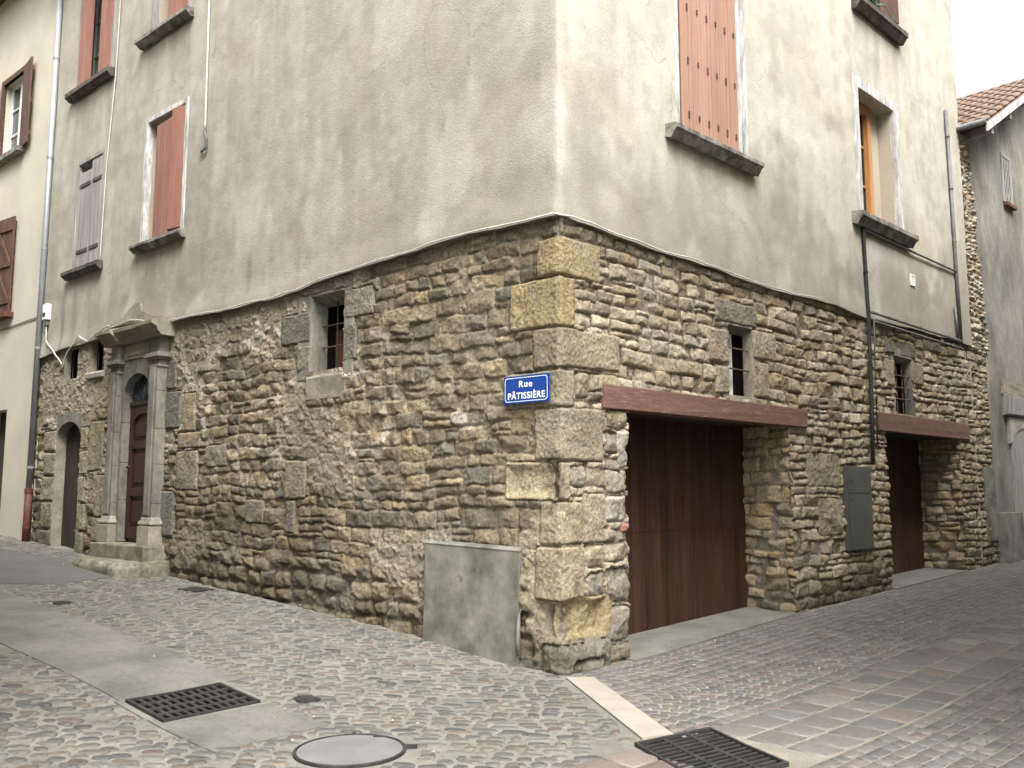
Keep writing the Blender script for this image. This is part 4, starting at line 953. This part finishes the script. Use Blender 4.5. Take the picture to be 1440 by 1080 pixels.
# strip of broken party wall rubble rising beside the render
s2 = axis([(10.18, 11.12, .014)], []); z2 = axis([(4.0, 7.9, .014)], [])
g = Field(s2, z2, 66); g.H[:] = -.02+.012*g.n1; g.K[:] = np.array((.30, .265, .2))*(1+.2*g.n1[..., None])
rr = random.Random(8)
for q in pack(10.18, 11.12, 4.0, 7.95, (.06, .13), (.8, 2.2), rr, .3):
    c = [(.36, .32, .24), (.27, .24, .18), (.42, .38, .3), (.33, .26, .16)][rr.randrange(4)]
    g.stone(*q, c, amp=rr.uniform(0, .045), rnd=.7, ew=.014, rough=.03, joint=.006, lvl=-.03, tilt=.03)
edge_r = 10.70+.30*ss(-g.ZZ, -7.4, -4.4)+.05*fbm(g.ZZ*2, g.ZZ*0, 3, 5)
cut = g.SS < edge_r
XYg = C0+DR*g.SS[..., None]+NR*(g.H+.02)[..., None]; Vg = np.concatenate([XYg, g.ZZ[..., None]], -1)
kg = cut[:-1, :-1]
Vv, Fv, Kv = compact(Vg.reshape(-1, 3), grid_faces(len(s2), len(z2), kg), g.K.reshape(-1, 3))
npmesh('rubble_strip', Vv, Fv, M['rubble'], root, col=Kv, smooth=True)
# ------------------------------------------------------------------ houses across the two streets (they shade the walls)
def plainhouse(name, fr, a0, a1, off, depth, h, label, m):
    rt = empty(name, fr.P(a0, 0, off), label, 'house')
    b = MB(); b.box(fr, a0, a1, -.1, h, off, off+depth); b.build('wall', m, rt)
    b = MB(); b.hexa([fr.P(a, z, o) for a in (a0-.3, a1+.3) for z, o in ((h+.003, off-.4), (h+.003, off+depth+.4), (h+2.0, off+depth/2+.1), (h+2.0, off+depth/2-.1))]); b.build('roof', M['tile'], rt)
    a = a0+1.2
    while a < a1-1.5:
        for z in (1.2, 4.4, 7.2):
            if z+1.7 > h: continue
            w = MB().box(fr, a, a+.95, z, z+1.6, off-.03, off+.05).build('window', M['glass'], rt)
            MB().box(fr, a-.48, a-.02, z-.02, z+1.62, off-.07, off-.02).box(fr, a+.97, a+1.43, z-.02, z+1.62, off-.07, off-.02).each('shutter', M['greywood'], w)
            MB().box(fr, a-.1, a+1.05, z-.12, z-.02, off-.14, off+.02).build('sill', M['sill'], w)
        a += 2.6
plainhouse('opposite_house', L, -.6, 16, 5.7, 7, 11.2, 'beige house across the left street, outside the frame', M['oprender'])
plainhouse('opposite_house', R, -.6, 16, 5.3, 7, 11.0, 'beige house across the right street, outside the frame', M['oprender'])

# ------------------------------------------------------------------ ground
gx = np.concatenate([np.linspace(-400, -16, 9)[:-1], np.arange(-16, 20, .14), np.linspace(20, 400, 9)]); gy = np.concatenate([np.linspace(-400, 2, 9)[:-1], np.arange(2, 30, .14), np.linspace(30, 400, 9)])
GX, GY = np.meshgrid(gx, gy, indexing='ij'); GZ = gzv(GX, GY)
def lq(x, y):
    dx = x-C0[0]; dy = y-C0[1]
    return dx*DL[0]+dy*DL[1], dx*NL[0]+dy*NL[1], dx*DR[0]+dy*DR[1], dx*NR[0]+dy*NR[1]
# pit shade under the grates is painted on flat sheets
def inpoly(X, Y, P):
    r_ = np.zeros(np.shape(X), bool); n = len(P)
    for i in range(n):
        x1, y1 = P[i]; x2, y2 = P[(i+1) % n]
        c = ((y1 > Y) != (y2 > Y)) & (X < (x2-x1)*(Y-y1)/(y2-y1+1e-12)+x1); r_ ^= c
    return r_
def LP(p, o): q = L.P(p, 0, o); return (q[0], q[1])
def RP(p, o): q = R.P(p, 0, o); return (q[0], q[1])
G1 = [LP(.90, 2.42), LP(.90, 3.19), LP(1.46, 3.19), LP(1.46, 2.42)]
G2 = [(.77, 5.83), (1.33, 6.21), (1.62, 5.42)]; G2.append((G2[0][0]+G2[2][0]-G2[1][0], G2[0][1]+G2[2][1]-G2[1][1]))
tag(npmesh('ground', np.stack([GX, GY, GZ], -1).reshape(-1, 3), grid_faces(len(gx), len(gy)), M['bed'], None, smooth=True), kind='structure')
MH = (-1.0, 5.72); MHR = .345
CH = [LP(.14, 2.40), LP(.30, 3.24), LP(1.5, 3.24), LP(3, 3.20), LP(20, 3.20), LP(20, 2.16), LP(6.5, 2.16), LP(3, 2.26), LP(1.0, 2.40)]
SCR = [LP(7.05, .62), LP(8.7, .45), LP(9.0, .5), LP(12.0, 1.1), LP(12, 2.2), LP(7.4, 2.2), LP(6.9, 1.6)]
STRIP = [(.46, 7.85), (.70, 7.86), (1.06, 6.07), (.84, 5.97)]
APR1 = [RP(.93, -.68), RP(4.07, -.68), RP(4.07, .03), RP(2.5, .06), RP(.9, .10)]
APR2 = [RP(6.73, -.68), RP(9.49, -.68), RP(9.49, .02), RP(6.73, .05)]
HOUSE = [LP(12, -.02), LP(0, -.02), RP(11.5, -.02), RP(11.5, -8), LP(12, -8)]
def sheetpoly(name, P, dz, m, th=0):
    P = np.array(P); x0, y0 = P.min(0); x1, y1 = P.max(0)
    bm = bmesh.new(); fc = bm.faces.new([bm.verts.new((x, y, 0)) for x, y in P])
    for k in range(int((x1-x0)/.15)+1): bmesh.ops.bisect_plane(bm, geom=bm.verts[:]+bm.edges[:]+bm.faces[:], plane_co=(x0+.15*k, 0, 0), plane_no=(1, 0, 0))
    for k in range(int((y1-y0)/.15)+1): bmesh.ops.bisect_plane(bm, geom=bm.verts[:]+bm.edges[:]+bm.faces[:], plane_co=(0, y0+.15*k, 0), plane_no=(0, 1, 0))
    if th:
        r_ = bmesh.ops.extrude_face_region(bm, geom=bm.faces[:]); 
        for g_ in r_['geom']:
            if isinstance(g_, bmesh.types.BMVert): g_.co.z -= th
    bmesh.ops.recalc_face_normals(bm, faces=bm.faces[:])
    for v in bm.verts: v.co.z += gz(v.co.x, v.co.y)+dz
    me = bpy.data.meshes.new(name); bm.to_mesh(me); bm.free(); return link(name, me, m, None)
# channel: three slab rows with shallow joints, slightly dished
def slabs(name, fr, a0, a1, rows, step, m, dz, dish=0, jit=.0, clip=None, kind='structure', gap=.006):
    b = MB()
    for (o0, o1) in rows:
        a = a0+random.uniform(-.3, 0)*step
        while a < a1:
            w = step*random.uniform(.85, 1.15); aa0, aa1 = max(a, a0)+gap/2, min(a+w, a1)-gap/2
            if aa1-aa0 > .03:
                n = max(1, int((aa1-aa0)/.2)); q = []
                for i in range(n+1):
                    aa = aa0+(aa1-aa0)*i/n
                    for oo in (o0+gap/2, (o0+o1)/2, o1-gap/2):
                        P = fr.P(aa, 0, oo); q.append((P[0], P[1], gz(P[0], P[1])+dz-dish*(1-abs((oo-rows[0][0])/(rows[-1][1]-rows[0][0])*2-1))))
                nb_ = len(q); q2 = [(x, y, z-.03) for x, y, z in q]
                F_ = [(i*3+k, (i+1)*3+k, (i+1)*3+k+1, i*3+k+1) for i in range(n) for k in range(2)]
                F_ += [(i*3+k, (i+1)*3+k, nb_+(i+1)*3+k, nb_+i*3+k) for i in range(n) for k in (0, 2)]+[(k, k+1, nb_+k+1, nb_+k) for k in range(2)]+[(n*3+k, n*3+k+1, nb_+n*3+k+1, nb_+n*3+k) for k in range(2)]
                b.add(q+q2, F_)
            a += w
    o = b.build(name, m, None); tag(o, kind=kind); return o
slabs('drainage_channel', L, 1.50, 18, [(2.20, 2.54), (2.54, 2.86), (2.86, 3.20)], 1.6, M['concrete'], .009, dish=.004, gap=.002)
slabs('drainage_channel', L, .16, .86, [(2.38, 2.66), (2.66, 2.94), (2.94, 3.24)], .35, M['concrete'], .009, gap=.002)
for q in ((.86, .90, 2.36, 3.24), (1.46, 1.50, 2.36, 3.24)): slabs('grate_surround', L, q[0], q[1], [(q[2], q[3])], 2, M['apron'], .010, gap=0)
for q in ((.90, 1.46, 2.36, 2.42), (.90, 1.46, 3.19, 3.24)): slabs('grate_surround', L, q[0], q[1], [(q[2], q[3])], 2, M['apron'], .010, gap=0)
tag(sheetpoly('pavement_screed', SCR, .009, M['asphalt'], .03), kind='structure')
tag(sheetpoly('garage_apron', APR1, .022, M['apron'], .06), kind='structure'); tag(sheetpoly('garage_apron', APR2, .022, M['apron'], .06), kind='structure')
# marble strip in two lengths
P = [np.array(q) for q in STRIP]
for t0, t1 in ((0, .62), (.625, 1)):
    q = [P[0]+(P[3]-P[0])*t0, P[1]+(P[2]-P[1])*t0, P[1]+(P[2]-P[1])*t1, P[0]+(P[3]-P[0])*t1]
    tag(sheetpoly('kerb_strip', [tuple(v) for v in q], .016, M['marble'], .04), kind='structure')
tag(sheetpoly('joint_sand', [(.70, 7.82), (1.08, 6.12), G2[1], G2[2], (1.3, 4.6), RP(1, 6), RP(16, 6), RP(16, .0), RP(.93, .0)], .004, M['sand']), kind='structure')
# cobbles -------------------------------------------------------------
def farpix(x, y): return np.hypot(x, y)
def pebbles():
    VV = []; FF = []; KK = []; nb = 0
    rs = np.random.RandomState(4)
    cols = np.array([(.072, .074, .071), (.092, .09, .083), (.05, .053, .054), (.10, .068, .053), (.118, .09, .068), (.12, .108, .083), (.098, .09, .073), (.092, .062, .05), (.108, .104, .09)])
    pr_ = np.array([.2, .2, .12, .07, .08, .11, .12, .04, .06])
    # rows roughly parallel to picture plane; local axes
    e1 = np.array((.985, -.17)); e2 = np.array((.17, .985))
    pts = []
    v = -2.0
    while v < 24:
        big = 1.0 if v > 7.2 else 1.12
        u = -16+rs.uniform(0, .1)
        while u < 3.5:
            w = rs.choice([rs.uniform(.055, .09), rs.uniform(.08, .13), rs.uniform(.12, .17)], p=[.2, .5, .3])*big*1.08
            p = e1*(u+w/2)+e2*(v+3+rs.uniform(-.02, .02)+.03*math.sin(u*1.3+v*.7))
            if rs.rand() > .05: pts.append((p[0], p[1], w, 0))
            u += w+rs.uniform(.010, .024)
        v += .076*big+.004
    pts = np.array(pts)
    X, Y = pts[:, 0], pts[:, 1]
    az = np.abs(X)/np.maximum(Y, .1)
    ok = (Y > 4.6) & (az < .68)
    p_, oL, q_, oR = lq(X, Y)
    leftside = (oL > .06)
    inR = ((Y-5.97)*(.58-1.0)-(X-1.0+.02)*(7.85-5.97) < 0)
    # region of setts: right of the marble strip line
    sx_ = .46+(X*0)+(7.85-Y)/(7.85-5.97)*(.84-.46)
    ok &= (X < sx_-.05) & leftside & (Y > 4.6)
    ok &= ~inpoly(X, Y, CH) & ~inpoly(X, Y, SCR) & ~inpoly(X, Y, G1) & (np.hypot(X-MH[0], Y-MH[1]) > MHR+.06)
    ok &= ~((X > .50) & (Y < 5.95))
    ok &= ~((p_ > 6.8) & (p_ < 8.75) & (oL < .68))
    pts = pts[ok]; print('pebbles', len(pts))
    for (x, y, w, _) in pts:
        dist = math.hypot(x, y); n = 9 if dist < 9 else 6
        h = rs.uniform(.056, .09)*.5*(1.12 if y < 7.2 else 1); a = w/2
        hh = rs.uniform(.006, .012)
        th = np.arange(n)*2*np.pi/n+rs.uniform(0, .5); ph = rs.uniform(-.35, .35)
        rad = 1+rs.uniform(-.16, .12, n)
        cx, sx2 = np.cos(th), np.sin(th)
        ex = np.sign(cx)*np.abs(cx)**.8*a*rad; ey = np.sign(sx2)*np.abs(sx2)**.8*h*rad
        ux, uy = ex*math.cos(ph)-ey*math.sin(ph), ex*math.sin(ph)+ey*math.cos(ph)
        z0 = gz(x, y)
        r1 = np.stack([x+e1[0]*ux+e2[0]*uy, y+e1[1]*ux+e2[1]*uy, np.full(n, z0-.004)], 1)
        r2 = np.stack([x+(e1[0]*ux+e2[0]*uy)*.86, y+(e1[1]*ux+e2[1]*uy)*.86, np.full(n, z0+hh*.75)], 1)
        r3 = np.stack([x+(e1[0]*ux+e2[0]*uy)*.45, y+(e1[1]*ux+e2[1]*uy)*.45, z0+hh+rs.uniform(-.001, .001, n)], 1)
        VV += [r1, r2, r3]; i = np.arange(n); j = (i+1) % n
        FF.append(np.stack([nb+i, nb+j, nb+n+j, nb+n+i], 1)); FF.append(np.stack([nb+n+i, nb+n+j, nb+2*n+j, nb+2*n+i], 1))
        k = 2*n+nb
        # cap: fan of quads
        for t in range(1, n-1, 2):
            FF.append(np.array([[k, k+t, k+t+1, k+min(t+2, n-1)]])) if t+2 <= n-1 else FF.append(np.array([[k, k+t, k+t+1, k+t+1]]))
        c = cols[rs.choice(len(cols), p=pr_/pr_.sum())]*rs.uniform(.8, 1.25)
        dm = .05+.45*rs.rand()*(.5+.5*math.sin(x*.9+y*1.3)); c = c*(1-dm)+np.array((.125, .12, .105))*dm
        c = (c*.6+np.array((1.04, 1.0, .86))*c.mean()*.4)*.9
        KK.append(np.tile(c, (3*n, 1))); nb += 3*n
    F = np.concatenate(FF); 
    bad = F[:, 2] == F[:, 3]
    return np.concatenate(VV), F, bad, np.concatenate(KK)
Vc, Fc, bad, Kc = pebbles()
Fc[bad, 3] = Fc[bad, 0]      # degenerate quads are dropped below
good = Fc[~bad]; tri = Fc[bad][:, :3]
o = npmesh('cobbled_pavement', Vc, good, M['cobble'], None, col=Kc, smooth=True); tag(o, kind='structure')
# setts ----------------------------------------------------------------
def setts():
    VV = []; FF = []; KK = []; rs = np.random.RandomState(9); nb = 0
    cols = np.array([(.088, .080, .074), (.078, .077, .075), (.098, .086, .077), (.106, .084, .073), (.088, .088, .084), (.108, .10, .088)]); pr_ = [.27, .23, .2, .08, .14, .08]
    quads = []
    def quad(pl, h, colr=None, zz=.0): quads.append((pl, h, colr, zz))
    # segmental arcs marching up the street; every stone stands square to its arc
    W = 1.24; st = .122; Rr = W*.66
    for c in range(-1, 3):
        oc0 = .62+c*W
        for k in range(-26, 130):
            half = math.asin(.5*W/Rr); n = 11
            for i in range(n):
                t0, t1 = -half+2*half*i/n, -half+2*half*(i+1)/n; g_ = .019/Rr
                jig = rs.uniform(-.35, .35)*.25*(t1-t0)
                pl = []
                for t, e in ((t0+g_*.5, .09), (t1-g_*.5, .09), (t1-g_*.5, .91), (t0+g_*.5, .91)):
                    cc = math.cos(t); th_ = st*cc*e if False else st*e*cc
                    qq = k*st+Rr*cc+th_*cc-.6; oo = oc0+Rr*math.sin(t)+th_*math.sin(t)
                    pl.append((qq, oo))
                qc = sum(p[0] for p in pl)/4; oc = sum(p[1] for p in pl)/4
                if oc < .05 or oc > 1.88: continue
                pl = [(a+rs.uniform(-.006, .006), b_+rs.uniform(-.006, .006)) for a, b_ in pl]
                quad(pl, rs.uniform(.009, .014))
    # slab band
    for row in range(3):
        o0 = 1.90+.29*row; a = -.62
        while a < 15:
            w = rs.uniform(.24, .36) if a < 3.6 else rs.uniform(.13, .2); g_ = .012
            if a > 3.6 or True: quad([(a+g_, o0+g_), (a+w-g_, o0+g_), (a+w-g_, o0+.29-g_), (a+g_, o0+.29-g_)], .013, cols[rs.choice(6, p=pr_)]*1.12)
            a += w
    # straight courses on the far side of the band
    o0 = 2.78
    while o0 < 6:
        h_ = rs.uniform(.10, .12); a = -1.6+rs.uniform(0, .1)
        while a < 12:
            w = rs.uniform(.11, .19); g_ = .007
            sk = .02
            quad([(a+g_+rs.uniform(-.006, .006), o0+g_), (a+w-g_, o0+g_+rs.uniform(-.006, .006)), (a+w-g_+rs.uniform(-.006, .006), o0+h_-g_), (a+g_, o0+h_-g_)], rs.uniform(.009, .014)); a += w
        o0 += h_
    # rusty slabs at the left of the second grate
    for (a0, a1, b0, b1) in ((-1.92, -1.62, 1.82, 2.05), (-1.92, -1.62, 2.07, 2.32), (-1.60, -1.33, 1.84, 2.08), (-1.6, -1.33, 2.10, 2.34), (-1.92, -1.62, 2.34, 2.6), (-2.22, -1.94, 1.82, 2.05), (-2.22, -1.94, 2.07, 2.32)):
        quad([(a0, b0), (a1, b0), (a1, b1), (a0, b1)], .012, np.array((.135, .098, .08))*rs.uniform(.8, 1.1))
    for pl, h, colr, zz in quads:
        P = np.array([RP(a, b_) for a, b_ in pl]); cx, cy = P.mean(0)
        if cy < 4.4 or abs(cx) > .68*cy: continue
        if inpoly(cx, cy, G2) or inpoly(cx, cy, APR1) or inpoly(cx, cy, APR2): continue
        if inpoly(cx, cy, [(q_[0], q_[1]) for q_ in STRIP]): continue
        sxx = .58+(7.85-cy)/(7.85-5.97)*(.95-.58)
        if cx < sxx+.13 and colr is None: continue
        if colr is None and 0: pass
        # keep clear of grate rim
        dl = 0
        z = gzv(P[:, 0], P[:, 1]); c_ = P.mean(0); tl = rs.uniform(-.002, .002, 4)
        r1 = np.column_stack([P, z-.003]); P2 = c_+(P-c_)*.97; r2 = np.column_stack([P2, z+h*.7+tl]); P3 = c_+(P-c_)*.86; r3 = np.column_stack([P3, z+h+tl])
        VV += [r1, r2, r3]; i = np.arange(4); j = (i+1) % 4
        FF += [np.stack([nb+i, nb+j, nb+4+j, nb+4+i], 1), np.stack([nb+4+i, nb+4+j, nb+8+j, nb+8+i], 1), np.array([[nb+8, nb+9, nb+10, nb+11]])]
        c = (cols[rs.choice(6, p=pr_)] if colr is None else np.array(colr))*rs.uniform(.82, 1.18)
        c = (c*.62+np.array((1.03, 1.0, .92))*c.mean()*.38)*1.18
        KK.append(np.tile(c, (12, 1))); nb += 12
    print('setts', nb//12)
    return np.concatenate(VV), np.concatenate(FF), np.concatenate(KK)
Vs, Fs, Ks = setts()
tag(npmesh('sett_pavement', Vs, Fs, M['sett'], None, col=Ks, smooth=False), kind='structure')

# ------------------------------------------------------------------ grates, manhole, small lids
def grate(name, P, nx, ny, label, dip=.006):
    """P: four plan corners; nx slots along P0->P1, ny rows along P1->P2"""
    P = [np.array(p) for p in P]; c = sum(P)/4; z0 = max(gz(*p) for p in P)
    rt = empty(name, (c[0], c[1], gz(c[0], c[1])), label, 'drain grate', 'iron drain grates')
    def at(u, v, dz):
        q = P[0]*(1-u)*(1-v)+P[1]*u*(1-v)+P[2]*u*v+P[3]*(1-u)*v
        return (q[0], q[1], gz(q[0], q[1])+dz - dip*(1-abs(2*u-1))*1.0)
    b = MB(); fu, fv = .035, .03; hw = .30/nx
    def bar(u0, u1, v0, v1, zt=.026, zb=.004):
        nseg = 6 if u1-u0 > .5 else 1
        for k in range(nseg):
            a0, a1 = u0+(u1-u0)*k/nseg, u0+(u1-u0)*(k+1)/nseg
            b.hexa([at(a0, v0, zb), at(a1, v0, zb), at(a1, v1, zb), at(a0, v1, zb), at(a0, v0, zt), at(a1, v0, zt), at(a1, v1, zt), at(a0, v1, zt)])
    bar(0, 1, 0, fv); bar(0, 1, 1-fv, 1); bar(0, fu, fv, 1-fv); bar(1-fu, 1, fv, 1-fv)
    b.build('rim', M['iron'], rt)
    b = MB()
    for j in range(1, ny): v = fv+(1-2*fv)*j/ny; bar(fu, 1-fu, v-.024, v+.024, .022)
    for i in range(1, nx):
        u = fu+(1-2*fu)*i/nx
        for j in range(ny): v = fv+(1-2*fv)*j/ny; v2 = fv+(1-2*fv)*(j+1)/ny; bar(u-.6*hw, u+.6*hw, v+.024, v2-.024, .020)
    b.build('bars', M['iron'], rt)
    b = MB(); b.add([at(0, 0, .006), at(.5, 0, .006+dip), at(1, 0, .006), at(1, 1, .006), at(.5, 1, .006+dip), at(0, 1, .006)], [(0, 1, 4, 5), (1, 2, 3, 4)]); b.build('pit_shade', M['pit'], rt)  # black sheet on the ground, painted pit shade between the bars
    return rt
grate('drain_grate', [LP(1.46, 2.43), LP(1.46, 3.18), LP(.91, 3.18), LP(.91, 2.43)], 11, 4, 'dished iron drain grate set in the concrete channel at left')
grate('drain_grate', [G2[1], G2[2], G2[3], G2[0]], 13, 3, 'slotted iron drain grate at the end of the beige kerb strip, bottom right')
mh = empty('manhole_cover', (MH[0], MH[1], 0), 'round grey filled manhole cover in an iron ring among the cobbles', 'manhole cover')
MB().lathe(MH, [(MHR, -.02), (MHR, .016), (MHR-.004, .019), (MHR-.016, .019), (MHR-.018, .010)], 64).build('ring', M['iron'], mh)
MB().lathe(MH, [(MHR-.022, -.02), (MHR-.022, .014), (.002, .017)], 64).build('lid', M['cover'], mh)
b = MB()
fm = Frame(MH, (1, 0), (0, 1))
b.box(fm, MHR-.02, MHR+.06, .004, .022, .06, .09); b.box(fm, .10, .18, .012, .0185, .27, .29); b.box(fm, -.05, -.03, .004, .022, MHR-.01, MHR+.03); b.each('lift_slot', M['iron'], mh)
def lid(cx, cy, w, d, label, sides=6):
    z = gz(cx, cy); rt = empty('valve_cover', (cx, cy, z), label, 'valve cover')
    P = [(cx+w*math.cos(t), cy+d*math.sin(t)) for t in [2*math.pi*k/sides+.3 for k in range(sides)]]
    n = len(P); b = MB(); b.add([(x, y, gz(x, y)-.01) for x, y in P]+[(x, y, gz(x, y)+.019) for x, y in P], [tuple(range(n, 2*n))]+[(i, (i+1) % n, n+(i+1) % n, n+i) for i in range(n)]); b.build('frame', M['iron'], rt, bevel=.003)
    Q = [(cx+(x-cx)*.8, cy+(y-cy)*.8) for x, y in P]; b = MB(); b.add([(x, y, gz(x, y)+.015) for x, y in Q]+[(x, y, gz(x, y)+.024) for x, y in Q], [tuple(range(n, 2*n))]+[(i, (i+1) % n, n+(i+1) % n, n+i) for i in range(n)]); b.build('lid', M['iron'], rt, bevel=.003)
lid(-1.54, 6.9, .105, .085, 'small dark hexagonal valve cover in the cobbles near the left grate')
lid(-3.97, 11.39, .22, .2, 'dark rectangular valve cover close to the rubble wall', 4)
lid(-4.99, 10.09, .10, .10, 'small round dark valve cover beside the concrete channel', 10)
# scattered grit and leaves
b = MB(); rs = random.Random(3)
for k in range(260):
    if rs.random() < .5: p = L.P(rs.uniform(-1, 12), 0, rs.uniform(.06, 3)**1)
    else: p = R.P(rs.uniform(.2, 9), 0, rs.uniform(-.5 if rs.random() < .3 else .05, 1.6))
    if inpoly(p[0], p[1], HOUSE) and not (inpoly(p[0], p[1], APR1)): continue
    s_ = rs.uniform(.005, .014); z = gz(p[0], p[1])+.022; a = rs.uniform(0, 6)
    q = [(p[0]+s_*rs.uniform(.6, 1.5)*math.cos(a+t), p[1]+s_*math.sin(a+t), z+rs.uniform(0, .006)) for t in (0, 1.6, 3.1, 4.7)]
    b.add(q+[(p[0], p[1], z+s_*.7)], [(0, 1, 4), (1, 2, 4), (2, 3, 4), (3, 0, 4), (3, 2, 1, 0)])
tag(b.build('street_litter', mat('dry_leaf_grit', (.16, .11, .06), (.40, .37, .31), 3, .9, 0, 10), None), 'scattered grit and dry leaf bits on the paving', 'litter', kind='stuff')
